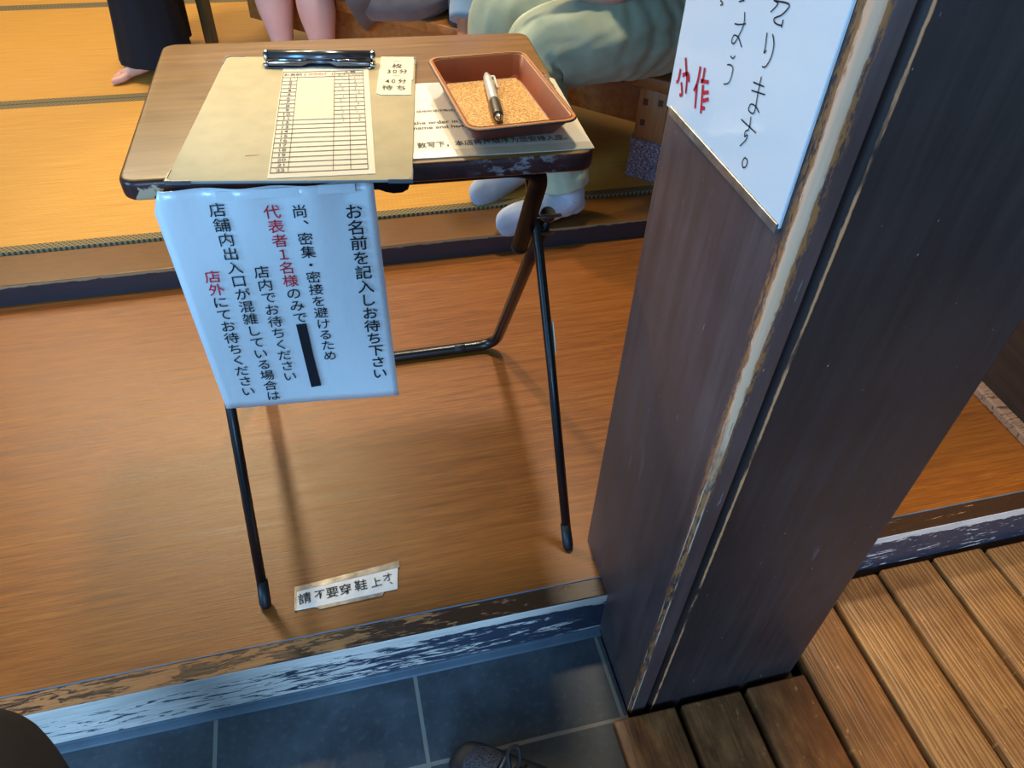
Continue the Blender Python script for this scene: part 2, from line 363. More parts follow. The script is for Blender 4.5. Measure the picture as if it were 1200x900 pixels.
def fbox(bm, o, fr, rx, ry, rz, bev=0, seg=2, mi=0):
    """box in the frame fr at o, bevelled"""
    t = bmesh.new(); vs = []
    for c in rz:
        for b in ry:
            for a in rx: vs.append(t.verts.new(V(o)+fr[0]*a+fr[1]*b+fr[2]*c))
    for q in ((0,2,3,1), (4,5,7,6), (0,1,5,4), (2,6,7,3), (0,4,6,2), (1,3,7,5)): t.faces.new([vs[i] for i in q])
    bmesh.ops.recalc_face_normals(t, faces=t.faces)
    if bev: bmesh.ops.bevel(t, geom=list(t.edges), offset=bev, segments=seg, profile=.5, affect='EDGES', clamp_overlap=True)
    merge(bm, t, mi)
ID = (X3, Y3, Z3)
def wbox(bm, x, y, z, bev=0, seg=2, mi=0): fbox(bm, (0, 0, 0), ID, x, y, z, bev, seg, mi)
def frame(deg):
    a = math.radians(deg); return (V((math.cos(a), math.sin(a), 0)), V((-math.sin(a), math.cos(a), 0)), Z3)
def rrect(w, h, r, n=6):
    pts = []
    for cx, cy, a0 in ((w/2-r, h/2-r, 0), (-w/2+r, h/2-r, 90), (-w/2+r, -h/2+r, 180), (w/2-r, -h/2+r, 270)):
        for i in range(n+1):
            a = math.radians(a0+90*i/n); pts.append((cx+r*math.cos(a), cy+r*math.sin(a)))
    return pts
def prism(bm, pts, o, fr, z0, z1, bev=0, seg=2, mi=0, top_mi=None):
    t = bmesh.new()
    a = [t.verts.new(V(o)+fr[0]*p[0]+fr[1]*p[1]+fr[2]*z0) for p in pts]; b = [t.verts.new(V(o)+fr[0]*p[0]+fr[1]*p[1]+fr[2]*z1) for p in pts]
    n = len(pts); lo = t.faces.new(a[::-1]); hi = t.faces.new(b)
    for i in range(n): t.faces.new((a[i], a[(i+1) % n], b[(i+1) % n], b[i]))
    bmesh.ops.recalc_face_normals(t, faces=t.faces)
    for f in t.faces: f.material_index = mi
    if top_mi is not None: hi.material_index = top_mi
    if bev: bmesh.ops.bevel(t, geom=list(set(lo.edges) | set(hi.edges)), offset=bev, segments=seg, profile=.5, affect='EDGES')
    merge(bm, t)
def fillet(pts, r, n=6):
    out = [V(pts[0])]
    for i in range(1, len(pts)-1):
        p, a, b = V(pts[i]), V(pts[i-1]), V(pts[i+1]); d1 = (a-p); d2 = (b-p); k = min(r, d1.length*.45, d2.length*.45)
        s, e = p+d1.normalized()*k, p+d2.normalized()*k
        for j in range(n+1):
            t = j/n; out.append(s*(1-t)**2+p*2*t*(1-t)+e*t*t)
    out.append(V(pts[-1])); return out
def tube(bm, pts, r, n=14, mi=0, flat=1.0, cap=True, closed=False):
    pts = [V(p) for p in pts]; N = len(pts); rs = r if isinstance(r, (list, tuple)) else [r]*N
    rings = []; up = None
    for i, p in enumerate(pts):
        if closed: t = (pts[(i+1) % N]-pts[i-1]).normalized()
        else: t = (pts[min(i+1, N-1)]-pts[max(i-1, 0)]).normalized()
        if up is None:
            up = Z3 if abs(t.z) < .9 else X3
        up = (up-t*up.dot(t)).normalized(); s = t.cross(up)
        rings.append([bm.verts.new(p+(up*math.cos(2*PI*k/n)+s*math.sin(2*PI*k/n)*flat)*rs[i]) for k in range(n)])
    for i in range(N if closed else N-1):
        a, b = rings[i], rings[(i+1) % N]
        for k in range(n):
            f = bm.faces.new((a[k], a[(k+1) % n], b[(k+1) % n], b[k])); f.material_index = mi; f.smooth = True
    if cap and not closed:
        for rg in (rings[0][::-1], rings[-1]):
            f = bm.faces.new(rg); f.material_index = mi
    bmesh.ops.recalc_face_normals(bm, faces=bm.faces)
def catmull(P, u):
    n = len(P)-1; i = min(int(u*n), n-1); t = u*n-i
    p0, p1, p2, p3 = P[max(i-1, 0)], P[i], P[i+1], P[min(i+2, n)]
    return .5*((2*p1)+(p2-p0)*t+(2*p0-5*p1+4*p2-p3)*t*t+(3*p1-p0-3*p2+p3)*t*t*t)
def limb(bm, pts, rad, n=40, res=60, fold=0, ff=(9, 3), seed=0, mi=0, up=None, capa=True, capb=True, creases=(), pleat=None):
    """smooth tapering sweep for limbs and cloth; rad = radii, each r or (r_side, r_up); creases = (u, width, depth)"""
    P = [V(p) for p in pts]; R = [V((r, r, 0)) if not isinstance(r, tuple) else V((r[0], r[1], 0)) for r in rad]
    cs = [catmull(P, i/res) for i in range(res+1)]; rr = [catmull(R, i/res) for i in range(res+1)]
    rings = []; u = V(up) if up else None; arc = 0
    for i, c in enumerate(cs):
        if i: arc += (cs[i]-cs[i-1]).length
        t = (cs[min(i+1, res)]-cs[max(i-1, 0)]).normalized()
        if u is None: u = Z3 if abs(t.z) < .8 else Y3
        u = (u-t*u.dot(t)).normalized(); s = t.cross(u); ring = []
        cr = sum(-d*math.exp(-((i/res-uu)/w)**2) for uu, w, d in creases)
        for k in range(n):
            a = 2*PI*k/n; d = s*math.cos(a)*rr[i].x+u*math.sin(a)*rr[i].y
            f = 1
            if fold:
                q = V((math.cos(a)*ff[0]*.2, math.sin(a)*ff[0]*.2, arc*ff[1]))+V((seed*3.1, seed*1.7, 0))
                f += fold*(mnoise.noise(q)+.5*mnoise.noise(q*2.3)) 
            f += cr*(.6+.4*math.sin(a*3+seed))
            if pleat:
                pu = i/res; w = max(0, min(1, (pu-pleat[0])/.06))*max(0, min(1, (pleat[1]-pu)/.08))
                ph = arc*pleat[3]+1.6*math.sin(a+.6)+2.2*mnoise.noise(V((math.cos(a), math.sin(a), arc*6+seed)))
                f += pleat[2]*w*(abs(math.sin(ph))**.6-.6)*(.55+.45*math.cos(a-2.6))
            ring.append(bm.verts.new(c+d*f))
        rings.append(ring)
    for i in range(res):
        for k in range(n):
            f = bm.faces.new((rings[i][k], rings[i][(k+1) % n], rings[i+1][(k+1) % n], rings[i+1][k])); f.smooth = True; f.material_index = mi
    if capa: f = bm.faces.new(rings[0][::-1]); f.material_index = mi
    if capb: f = bm.faces.new(rings[-1]); f.material_index = mi
def ball(bm, c, r, sc=(1, 1, 1), mi=0, u=20, v=14, fr=ID):
    t = bmesh.new(); bmesh.ops.create_uvsphere(t, u_segments=u, v_segments=v, radius=r)
    for w in t.verts: w.co = V(c)+fr[0]*w.co.x*sc[0]+fr[1]*w.co.y*sc[1]+fr[2]*w.co.z*sc[2]
    for f in t.faces: f.smooth = True
    merge(bm, t, mi)
def lathe(bm, prof, o, axis, n=20, mi=0):
    """prof = (distance along axis, radius)"""
    ax = V(axis).normalized(); u = ax.orthogonal().normalized(); s = ax.cross(u); rings = []
    for d, r in prof: rings.append([bm.verts.new(V(o)+ax*d+(u*math.cos(2*PI*k/n)+s*math.sin(2*PI*k/n))*max(r, 1e-5)) for k in range(n)])
    for a, b in zip(rings, rings[1:]):
        for k in range(n):
            f = bm.faces.new((a[k], a[(k+1) % n], b[(k+1) % n], b[k])); f.material_index = mi; f.smooth = True
    for rg in (rings[0][::-1], rings[-1]): bm.faces.new(rg).material_index = mi

# ---- writing
GL = {}
def glyph(ch, bold):
    k = (ch, bold)
    if k not in GL:
        c = bpy.data.curves.new('glyph', 'FONT'); c.body = ch; c.offset = bold; c.resolution_u = 3
        o = bpy.data.objects.new('glyph', c); COL.objects.link(o); bpy.context.view_layer.update()
        m = bpy.data.meshes.new_from_object(o.evaluated_get(bpy.context.evaluated_depsgraph_get()))
        GL[k] = ([v.co.to_2d() for v in m.vertices], [list(p.vertices) for p in m.polygons])
        bpy.data.objects.remove(o); bpy.data.curves.remove(c); bpy.data.meshes.remove(m)
    return GL[k]
def put_text(bm, s, o, fr, u, v, size, bold=0, mi=0, align='C', sx=1, rot=0, lift=.0006):
    vs, fs = glyph(s, bold)
    if not vs: return
    x0, x1 = min(p.x for p in vs), max(p.x for p in vs)
    cx = .5 if (align == 'C' and len(s) == 1 and ord(s) > 255) else ((x0+x1)/2 if align == 'C' else x0)
    ca, sa = math.cos(rot), math.sin(rot); idx = []
    for p in vs:
        a, b = (p.x-cx)*size*sx, (p.y-.38)*size
        idx.append(bm.verts.new(V(o)+fr[0]*(u+a*ca-b*sa)+fr[1]*(v+a*sa+b*ca)+fr[2]*lift))
    for f in fs:
        try: bm.faces.new([idx[i] for i in f]).material_index = mi
        except ValueError: pass
def column(bm, s, o, fr, p0, p1, size, bold=0, mis=None, rot=0):
    n = len(s)
    for i, ch in enumerate(s):
        t = i/(n-1); u = p0[0]+(p1[0]-p0[0])*t; v = p0[1]+(p1[1]-p0[1])*t
        if ch in '、。': u += size*.55; v += size*.5
        put_text(bm, ch, o, fr, u, v, size, bold, mis(i) if mis else 0, rot=rot)
def stroke(bm, pts, o, fr, w, mi=0, lift=.0006):
    """a pen stroke lying in a plane as a thin ribbon"""
    P = [V((p[0], p[1], 0)) for p in pts]; res = max(6, 5*len(P))
    c = [catmull(P, i/res) for i in range(res+1)] if len(P) > 2 else P
    ws = w if isinstance(w, (list, tuple)) else (w, w); prev = None
    for i, p in enumerate(c):
        t = (c[min(i+1, len(c)-1)]-c[max(i-1, 0)]); 
        if t.length < 1e-7: continue
        t.normalize(); k = i/(len(c)-1); ww = ws[0]*(1-k)+ws[1]*k; s = V((-t.y, t.x, 0))*ww/2
        q = [bm.verts.new(V(o)+fr[0]*a.x+fr[1]*a.y+fr[2]*lift) for a in (p+s, p-s)]
        if prev: bm.faces.new((prev[0], prev[1], q[1], q[0])).material_index = mi
        prev = q
def rect(bm, o, fr, u0, u1, v0, v1, mi=0, lift=.0005):
    q = [bm.verts.new(V(o)+fr[0]*a+fr[1]*b+fr[2]*lift) for a, b in ((u0, v0), (u1, v0), (u1, v1), (u0, v1))]
    bm.faces.new(q).material_index = mi

# ------------------------------------------------------------------ the setting
TZ = -.1215
b = B(); wbox(b, (-3.5, .395), (.652, 1.672), (-.06, 0)); wbox(b, (.395, 1.42), (.652, 1.672), (-.06, 0)); struct('floor', b, MT['floor'])
b = B(); wbox(b, (-3.5, .366), (.440, .640), (TZ-.08, TZ)); wbox(b, (-3.5, .336), (-3.2, .440), (TZ-.08, TZ)); struct('floor_tile', b, MT['tile'])
b = B(); wbox(b, (.30, 3.2), (-3.2, .66), (TZ-.10, TZ-.06)); struct('floor_gap_shade', b, MT['dwall'])  # dark sheet standing in for the shade inside the deck gaps
b = B(); wbox(b, (-3.5, 1.42), (.614, .652), (TZ+.008, 0), .003, 2); 
for f in b.faces: f.material_index = 1 if f.normal.z > .5 else 0
o_ = struct('trim_1', b, [MT['sill_front'], MT['sill_top']])
b = B(); wbox(b, (-3.5, .369), (.600, .6138), (TZ-.005, TZ+.004), .002, 2); wbox(b, (-3.5, .369), (.6120, .632), (TZ, TZ+.0085), 0); struct('trim_2', b, MT['cove'])
b = B(); wbox(b, (.366, 1.385), (.618, .66), (TZ-.06, TZ+.03), 0); struct('trim_6', b, MT['ledge_front'])
b = B(); wbox(b, (-3.5, .40), (.6502, .6528), (-.004, .0010), .0004, 1); wbox(b, (.67, 1.36), (.6502, .6528), (-.004, .0010), .0004, 1); struct('trim_3', b, MT['cove'])
b = B(); wbox(b, (-3.5, 1.42), (1.671, 1.803), (-.02, .0585), .004, 3)
for f in b.faces: f.material_index = 1 if f.normal.z > .5 else 0
struct('trim_4', b, [MT['ledge_front'], MT['ledge_top']])
b = B(); wbox(b, (-3.5, 1.42), (1.803, 6.0), (-.02, .03)); struct('floor_base', b, MT['dwall'])
b = B(); wbox(b, (-3.5, 1.42), (6.0, 6.1), (-.1, 2.7)); struct('wall_back', b, MT['wall'])
b = B(); wbox(b, (-3.6, -3.5), (.6, 6.1), (-.2, 2.7)); struct('wall_left', b, MT['wall'])
b = B(); wbox(b, (1.385, 1.46), (.63, 6.1), (-.1, 2.7)); struct('wall_right', b, MT['dwall'])
b = B(); wbox(b, (1.357, 1.386), (.66, 1.80), (0, .022), .004, 2); struct('baseboard_right', b, MT['worn_rail'])
b = B(); wbox(b, (-3.6, 2.7), (-1.6, 6.1), (2.7, 2.8)); struct('ceiling', b, MT['ceil'])  # stretched out over the entrance, unseen, to hold back sky light

b = B(); wbox(b, (2.6, 2.7), (-3.2, .63), (-.2, 2.8)); struct('wall_sky_blocker', b, MT['wall'])  # unseen wall added to keep sky light off the deck
b = B(); wbox(b, (1.385, 2.7), (.63, .72), (-.2, 2.8)); struct('wall_sky_blocker_return', b, MT['dwall'])  # added return that closes the light-blocking wall, out of view

# tatami mats
def tatami(x0, x1, y0, y1, label):
    r = empty('tatami_mat', ((x0+x1)/2, (y0+y1)/2, .03), label, 'tatami mat', 'tatami mats of the raised floor')
    b = B(); wbox(b, (x0, x1), (y0+.002, y1-.002), (.03, .065), .003, 2); obj('woven_face', b, MT['tatami'], r)
    for a, c in ((y0+.001, y0+.030), (y1-.030, y1-.001)):
        b = B(); wbox(b, (x0, x1), (a, c), (.040, .0662), .002, 2); obj('border', b, MT['border'], r)
tatami(-1.98, 1.38, 1.803, 2.690, 'straw tatami mat along the dark ledge, nearest the wooden floor')
tatami(-1.98, 1.38, 2.692, 3.646, 'straw tatami mat behind the first, under the bare foot in black trousers')
tatami(-1.98, 1.38, 3.648, 4.56, 'straw tatami mat furthest back, only a strip showing at the top edge')

# slatted deck
r = empty('wooden_deck', (.9, .2, TZ), 'worn brown plank deck with dark gaps laid around the pillar foot', 'deck', kind='thing')
for i in range(12):
    x0 = .3345+.1245*i; x1 = x0+.1125; y1 = .443 if x1 < .70 else .604
    b = B(); rr = random.Random(i); dz = rr.uniform(-.0015, .0015)
    wbox(b, (x0, x1), (-1.5, y1+rr.uniform(-.004, .003)), (TZ-.022, TZ+.0115+dz), .004, 3)
    obj('plank', b, MT['deck'], r, True, 40)
for y0 in (.28, -.4, -1.1):
    b = B(); wbox(b, (.338, 1.82), (y0, y0+.06), (TZ-.06, TZ-.0215)); obj('joist', b, MT['deck'], r)

# pillar
r = empty('pillar', (.527, .595, TZ), 'tall dark brown painted wooden pillar with a worn pale edge', 'pillar', kind='thing')
b = B(); wbox(b, (.369, .4015), (.457, .733), (TZ-.06, 2.7), .0050, 4); obj('edge_post', b, MT['pillar'], r, True, 40)
t = B()
b = B(); wbox(b, (.4040, .685), (.457, .733), (TZ-.06, 2.7), .0105, 5); obj('main_post', b, MT['pillar_main'], r, True, 40)

# notice board on the pillar
FN = (V((0, -1, 0)), Z3, V((-1, 0, 0)))   # u to the right as read, v up, normal towards -x
r = empty('handwritten_notice', (.365, .60, .83), 'white handwritten notice with red brush letters fixed to the pillar', 'notice')
b = B(); wbox(b, (.3652, .3688), (.4785, .7275), (.829, 1.46), .0008, 1); obj('panel', b, MT['pnotice'], r)
b = B(); wbox(b, (.3635, .3689), (.479, .716), (.8245, .834), .0006, 1); obj('silver_edging', b, MT['silver'], r)
PN = V((.3652, 0, 0))
BLK = [[[(0.6176, 0.9691), (0.6261, 0.9652)], [(0.6248, 0.9476), (0.6173, 0.9494), (0.6066, 0.9537)], [(0.613, 0.961), (0.6096, 0.9527), (0.6131, 0.9419), (0.6181, 0.9332), (0.623, 0.9331), (0.6213, 0.939), (0.6132, 0.9398), (0.6044, 0.9349)]],
 [[(0.6194, 0.9219), (0.6142, 0.9216), (0.6111, 0.925)], [(0.6212, 0.9134), (0.6146, 0.9154), (0.6097, 0.9134), (0.6109, 0.9016), (0.6197, 0.8963)]],
 [[(0.5736, 0.9826), (0.5666, 0.982), (0.5736, 0.9736)], [(0.5707, 0.983), (0.5508, 0.9864), (0.5563, 0.9775), (0.566, 0.9713), (0.5635, 0.9688), (0.5539, 0.9701), (0.5535, 0.9745), (0.553, 0.9685)]],
 [[(0.5711, 0.9585), (0.5683, 0.948), (0.5679, 0.9436), (0.5653, 0.9466)], [(0.5627, 0.9604), (0.5571, 0.9545), (0.5558, 0.9451), (0.5599, 0.9354), (0.5653, 0.9333)]],
 [[(0.5721, 0.9174), (0.5547, 0.9207)], [(0.5716, 0.9105), (0.5497, 0.9159)], [(0.5623, 0.9261), (0.5608, 0.9118), (0.5585, 0.8996), (0.5604, 0.8948), (0.5685, 0.8946), (0.567, 0.9003), (0.5586, 0.9018), (0.5514, 0.8994)]],
 [[(0.5763, 0.8825), (0.5478, 0.883)], [(0.5619, 0.8913), (0.5599, 0.8814), (0.5643, 0.8764), (0.5632, 0.8722), (0.5601, 0.8754), (0.56, 0.8708), (0.5671, 0.8613)]],
 [[(0.5545, 0.8567), (0.5494, 0.8563), (0.5489, 0.8511), (0.5531, 0.8476), (0.5565, 0.8514), (0.5545, 0.8567)]],
 [[(0.6588, 0.9564), (0.6529, 0.9551), (0.6568, 0.9528)]]]
REDS = [[[(0.7036, 0.8886), (0.6976, 0.8797), (0.6923, 0.8724), (0.6885, 0.8585)], [(0.7096, 0.8751), (0.7102, 0.8632), (0.7136, 0.8599)], [(0.7027, 0.8643), (0.6962, 0.8546), (0.7014, 0.8518)], [(0.7029, 0.8713), (0.6915, 0.8771), (0.6868, 0.8708)]],
 [[(0.6695, 0.8931), (0.6691, 0.878), (0.6729, 0.8677)], [(0.6693, 0.8754), (0.6629, 0.8541)], [(0.6605, 0.8953), (0.6593, 0.8819)], [(0.6635, 0.8815), (0.6475, 0.8868)], [(0.6571, 0.8804), (0.6497, 0.8548)], [(0.6525, 0.8743), (0.6433, 0.8788)], [(0.6502, 0.8672), (0.6404, 0.8733)], [(0.6497, 0.8605), (0.6435, 0.8626)]]]
for cl_ in ((0, 1, 7), (2, 3, 4, 5, 6)):
    b = B()
    for ch in [BLK[q] for q in cl_]:
        for st in ch: stroke(b, [(-p[0], p[1]) for p in st], PN, FN, (.0014, .0012))
    obj('lettering', b, MT['ink'], r)
b = B()
for ch in REDS:
    for st in ch: stroke(b, [(-p[0], p[1]) for p in st], PN, FN, (.0042, .0034))
setp(obj('shop_mark', b, MT['red'], r), 'red brush lettering')

# ------------------------------------------------------------------ folding table
TF = frame(-2.45); TC = V((.0600, 1.1135, 0))
r = empty('folding_table', (TC.x, TC.y, 0), 'dark brown folding table with chipped edges and black tube legs on wooden floor', 'table')
b = B(); prism(b, rrect(.604, .450, .022, 6), TC, TF, .6725, .700, .006, 3); 
top = obj('tabletop', b, [MT['table_edge'], MT['tabletop']], r, True, 35)
for p in top.data.polygons:
    if p.normal.z > .93: p.material_index = 1
b = B()
tube(b, fillet([(.346, 1.046, .503), (.335, 1.13, .326), (.322, 1.290, .013), (.06, 1.290, .013), (-.200, 1.290, .013), (-.213, 1.13, .326), (-.224, 1.046, .503)], .045, 8), .0122, 16)
obj('rear_leg_frame', b, MT['steel'], r)
b = B()
tube(b, fillet([(.304, 1.061, .436), (.304, .957, .644), (.06, .957, .648), (-.182, .957, .644), (-.182, 1.061, .436)], .055, 10), .0142, 16)
obj('upper_leg_frame', b, MT['dark_steel'], r)
for sx, fx, tx in ((1, .329, .309), (-1, -.207, -.187)):
    b = B(); tube(b, [(fx, .726, .012), (fx-.003*sx, .905, .30), (fx-.007*sx, 1.004, .46), (tx, 1.118, .662)], .0083, 16)
    lg = obj('front_leg', b, MT['steel'], r)
    d = V((fx, .726, .012))-V((fx+(tx-fx)*.6, .905, .30)); d.normalize()
    b = B(); lathe(b, [(-.040, .0092), (-.004, .0098), (.004, .0096), (.010, .007)], (fx, .7245, .0085), d, 18); obj('foot_cap', b, MT['rubber'], lg)
    for py, pz in ((1.046, .468), (1.020, .517)):
        b = B(); lathe(b, [(-.016, .002), (-.014, .0034), (.033, .0034), (.0355, .002)], ((.325 if sx > 0 else -.203), py, pz), X3, 14); obj('rivet', b, MT['bolt'], r)
    b = B(); lathe(b, [(-.008, .0126), (0, .0140), (.005, .0118)], ((.346 if sx > 0 else -.224), 1.0455, .505), (0.05*sx, -.42, .90), 18); obj('end_cap', b, MT['rubber'], r)
    b = B(); lathe(b, [(-.006, .0142), (0, .0148), (.004, .0110)], ((.304 if sx > 0 else -.182), 1.0615, .434), (0, .448, -.894), 18); obj('end_cap', b, MT['rubber'], r)
b = B(); tube(b, [(-.187, 1.118, .662), (.309, 1.118, .662)], .0083, 14); obj('cross_bar', b, MT['steel'], r)
b = B(); tube(b, [(.225, 1.290, .013), (.250, 1.290, .013)], .0122, 16); obj('bar_sleeve', b, MT['rubber'], r)
for px in (.085,):
    b = B(); prism(b, [(-.034, .010), (-.030, .003), (-.012, .001), (-.004, -.003), (.006, -.006), (.018, -.006), (.026, -.002), (.030, .010)], (.072, .8895, .6680), (X3, Z3, V((0, -1, 0))), -.012, .006, .002, 2); obj('latch', b, MT['dark_steel'], r, True, 40)
# white sticker on the right leg
b = B(); p0 = V((.3263, .905, .30)); ax = V((-.003, .213, .362)).normalized()
fbox(b, p0+ax*.015, (ax, V((1, -.25, .1)).normalized(), V((0, -.8, .5)).normalized()), (0, .055), (.0079, .0092), (-.0035, .0035)); setp(obj('sticker', b, MT['paper'], r), 'thin white sticker on the leg')

# hanging laminated sign
SO = V((0, .8815, 0)); SR = math.radians(1.2)
ca, sa = math.cos(SR), math.sin(SR); tilt = V((0, .012, 0))
FS = (V((1, -.0436, 0)).normalized(), V((0, .002, 1)).normalized(), None); FS = (FS[0], FS[1], FS[0].cross(FS[1]))
r = empty('hanging_sign', (-.075, .885, .30), 'laminated white waiting sign with black and red columns hanging from the table edge', 'sign')
def sp(u, v): return (u, v)
b = B()
outl = [(-.2070, .3109), (-.2050, .3085), (.0575, .2958), (.0606, .2985), (.0534, .6835), (-.196, .6945), (-.2174, .687)]
n = 26; gv = {}
def edge_at(t):   # left and right edge of the sheet at height fraction t
    return V((-.2078+(-.2174+.2078)*t, .3105+(.690-.3105)*t, 0)), V((.0601+(.0534-.0601)*t, .2975+(.683-.2975)*t, 0))
t_ = B(); grid = []
for i in range(n+1):
    tt = i/n; l, rr2 = edge_at(tt); row = []
    for j in range(n+1):
        s = j/n; p = l.lerp(rr2, s)
        wv = .0012*math.sin(s*9+tt*3)*(1-abs(2*tt-1)*.3)+.003*tt**6*math.sin(s*20)
        if tt > .93 and s < .06: p.x += .012*(tt-.93)/.07*(1-s/.06)
        row.append((p.x, p.y, wv))
    grid.append(row)
fv = [[b.verts.new(SO+FS[0]*q[0]+FS[1]*q[1]+FS[2]*q[2]) for q in row] for row in grid]
bv = [[b.verts.new(SO+FS[0]*q[0]+FS[1]*q[1]+FS[2]*(q[2]-.0008)) for q in row] for row in grid]
for i in range(n):
    for j in range(n):
        f = b.faces.new((fv[i][j], fv[i][j+1], fv[i+1][j+1], fv[i+1][j])); f.smooth = True
        f = b.faces.new((bv[i+1][j], bv[i+1][j+1], bv[i][j+1], bv[i][j])); f.smooth = True
for k in range(n):
    for A_, C_, a2, c2 in ((fv[0][k], fv[0][k+1], bv[0][k], bv[0][k+1]), (fv[n][k+1], fv[n][k], bv[n][k+1], bv[n][k]), (fv[k+1][0], fv[k][0], bv[k+1][0], bv[k][0]), (fv[k][n], fv[k+1][n], bv[k][n], bv[k+1][n])):
        b.faces.new((C_, A_, a2, c2))
obj('laminated_sheet', b, MT['sign'], r)
b = B(); L = .0022
cols = [('お名前を記入しお待ち下さい', (.0245, .6440), (.0335, .3525), .0240, .012, None),
        ('尚、密集・密接を避けるため', (-.0435, .6500), (-.0375, .4000), .0205, .006, None),
        ('代表者１名様のみで', (-.0775, .6520), (-.0695, .4780), .0212, .007, lambda i: 1 if i < 6 else 0),
        ('店内でお待ちください', (-.1072, .5615), (-.1020, .3665), .0212, .006, None),
        ('店舗内出入口が混雑している場合は', (-.1425, .6600), (-.1335, .3295), .0212, .006, None),
        ('店外にてお待ちください', (-.1712, .5605), (-.1682, .3445), .0212, .006, lambda i: 1 if i < 2 else 0)]
SO2 = SO+FS[2]*.0016
b.free()
for s, a, c, sz, bd, mi in cols:
    b = B(); column(b, s, SO2, FS, a, c, sz, bd, mi, -SR); obj('lettering', b, [MT['ink'], MT['red']], r)
b = B(); wv = [(-.0772, .4655), (-.0628, .4660), (-.0615, .40), (-.0585, .3400), (-.0740, .3385), (-.0755, .40)]
q = [b.verts.new(SO2+FS[0]*p[0]+FS[1]*p[1]+FS[2]*.0006) for p in wv]; q2 = [b.verts.new(SO2+FS[0]*p[0]+FS[1]*p[1]+FS[2]*.0001) for p in wv]
b.faces.new(q[::-1]); [b.faces.new((q[i], q[(i+1) % 6], q2[(i+1) % 6], q2[i])) for i in range(6)]; bmesh.ops.recalc_face_normals(b, faces=b.faces)
setp(obj('blacked_out_strip', b, MT['marker'], r), 'black strip covering some words')
b = B(); wboxes = [(-.16, -.02, .672, .704)]
fbox(b, SO+FS[2]*.0015, FS, (-.140, .030), (.672, .6845), (0, .0004)); obj('clear_tape', b, MT['sign'], r)

# laminated sheet lying on the table
ST = .7002
FT = frame(-2.6); O = V((.232, 1.010, ST))
r = empty('laminated_notice', O, 'laminated English and Chinese notice lying on the table under the tray', 'notice')
b = B(); prism(b, rrect(.250, .236, .006, 3), O, FT, 0, .0012, .0003, 1); obj('laminated_sheet', b, MT['sheet'], r)
b = B(); fbox(b, O, FT, (-.125, .125), (-.118, -.098), (.0013, .0016)); obj('clear_tape', b, MT['lam'], r)
b = B(); o2 = O+V((0, 0, .0014))
def tx(s, x, y, size, sx=1, bold=0, mi=0):
    d = V((x, y, 0))-V((O.x, O.y, 0)); put_text(b, s, o2, FT, d.dot(FT[0]), d.dot(FT[1]), size, bold, mi, 'L', sx, 0, .0004)
for a_ in (('the order in which you write', .1240, .9990, .0125, 1.0, .01), ('name and how many people', .1215, .9840, .0125, 1.0, .01),
           ('請按照順序等候入座', .1330, 1.0340, .0085, .9), ('数写下，本店将按顺序为您安排入座。', .1190, .9330, .0165, .76, .006)):
    if b is None: b = B()
    tx(*a_); obj('lettering', b, [MT['ink']], r); b = None
b = B(); rr = random.Random(3)   # curled, torn corner of the lamination at the right edge
for k in range(5):
    p = V((.335+.003*rr.random(), 1.075+.012*k, .703)); tube(b, fillet([p, p+V((.008, .004, .007)), p+V((.014, -.004, .002))], .004, 4), .0012, 8)
obj('torn_film_edge', b, MT['lam'], r)

# clipboard
FB = frame(-9.2); CB = V((-.0157, 1.0535, .7012))
r = empty('clipboard', CB, 'large beige clipboard lying askew on the table with a list under its clip', 'clipboard')
b = B(); prism(b, rrect(.2945, .3885, .010, 5), CB, FB, 0, .0042, .0012, 2, 1, 0)
bo = obj('board', b, [MT['board'], MT['board_edge']], r, True, 40)
for p in bo.data.polygons: p.material_index = 0 if p.normal.z > .8 else 1
for sx, sy in ((-1, -1), (1, -1), (-1, 1), (1, 1)):
    b = B(); w, h = .2945/2, .3885/2; L_ = .03
    lo = [(0, 0), (L_, 0), (L_, .0012), (.006, .0016), (.0016, .006), (.0012, L_), (0, L_)]
    pts = [(sx*(w+.0006-p[0]), sy*(h+.0006-p[1])) for p in lo]
    if sx*sy < 0: pts = pts[::-1]
    prism(b, pts, CB, FB, -.0004, .0050); obj('corner_cap', b, MT['corner'], r)
b = B(); stroke(b, [(-.064, -.132), (-.056, -.1305), (-.046, -.129)], CB+Z3*.0042, FB, (.0012, .0008)); setp(obj('pen_mark', b, MT['red'], r), 'short red pen mark')
# metal clip
cl = V((CB.x, CB.y, .7055))+FB[1]*.1625+FB[0]*.001
F2 = FB
b = B(); fbox(b, cl, F2, (-.079, .079), (-.017, .017), (0, .0022), .001, 2); clip = obj('clip', b, MT['clipsteel'], r, True, 40)
POS[clip] = POS[clip]
b = B(); tube(b, [cl+F2[0]*-.078+F2[1]*.006+Z3*.0105, cl+F2[0]*.078+F2[1]*.006+Z3*.0105], .0092, 22); obj('clip_barrel', b, MT['clipsteel'], clip)
for s in (-1, 1):
    b = B(); lathe(b, [(0, .0096), (.003, .0100), (.006, .0086), (.0075, .004)], cl+F2[0]*.078*s+F2[1]*.006+Z3*.0105, F2[0]*s, 18); ball(b, cl+F2[0]*.080*s+F2[1]*-.010+Z3*.004, .0045); obj('clip_end', b, MT['chrome'], clip)
b = B(); pr = [(-.076, -.006), (-.024, -.006), (-.013, .002), (.013, .002), (.024, -.006), (.076, -.006), (.076, -.014), (.026, -.015), (.015, -.007), (-.015, -.007), (-.026, -.015), (-.076, -.014)]
prism(b, pr, cl, F2, .003, .0085, .0012, 2); obj('clip_lever', b, MT['clipsteel'], clip, True, 40)
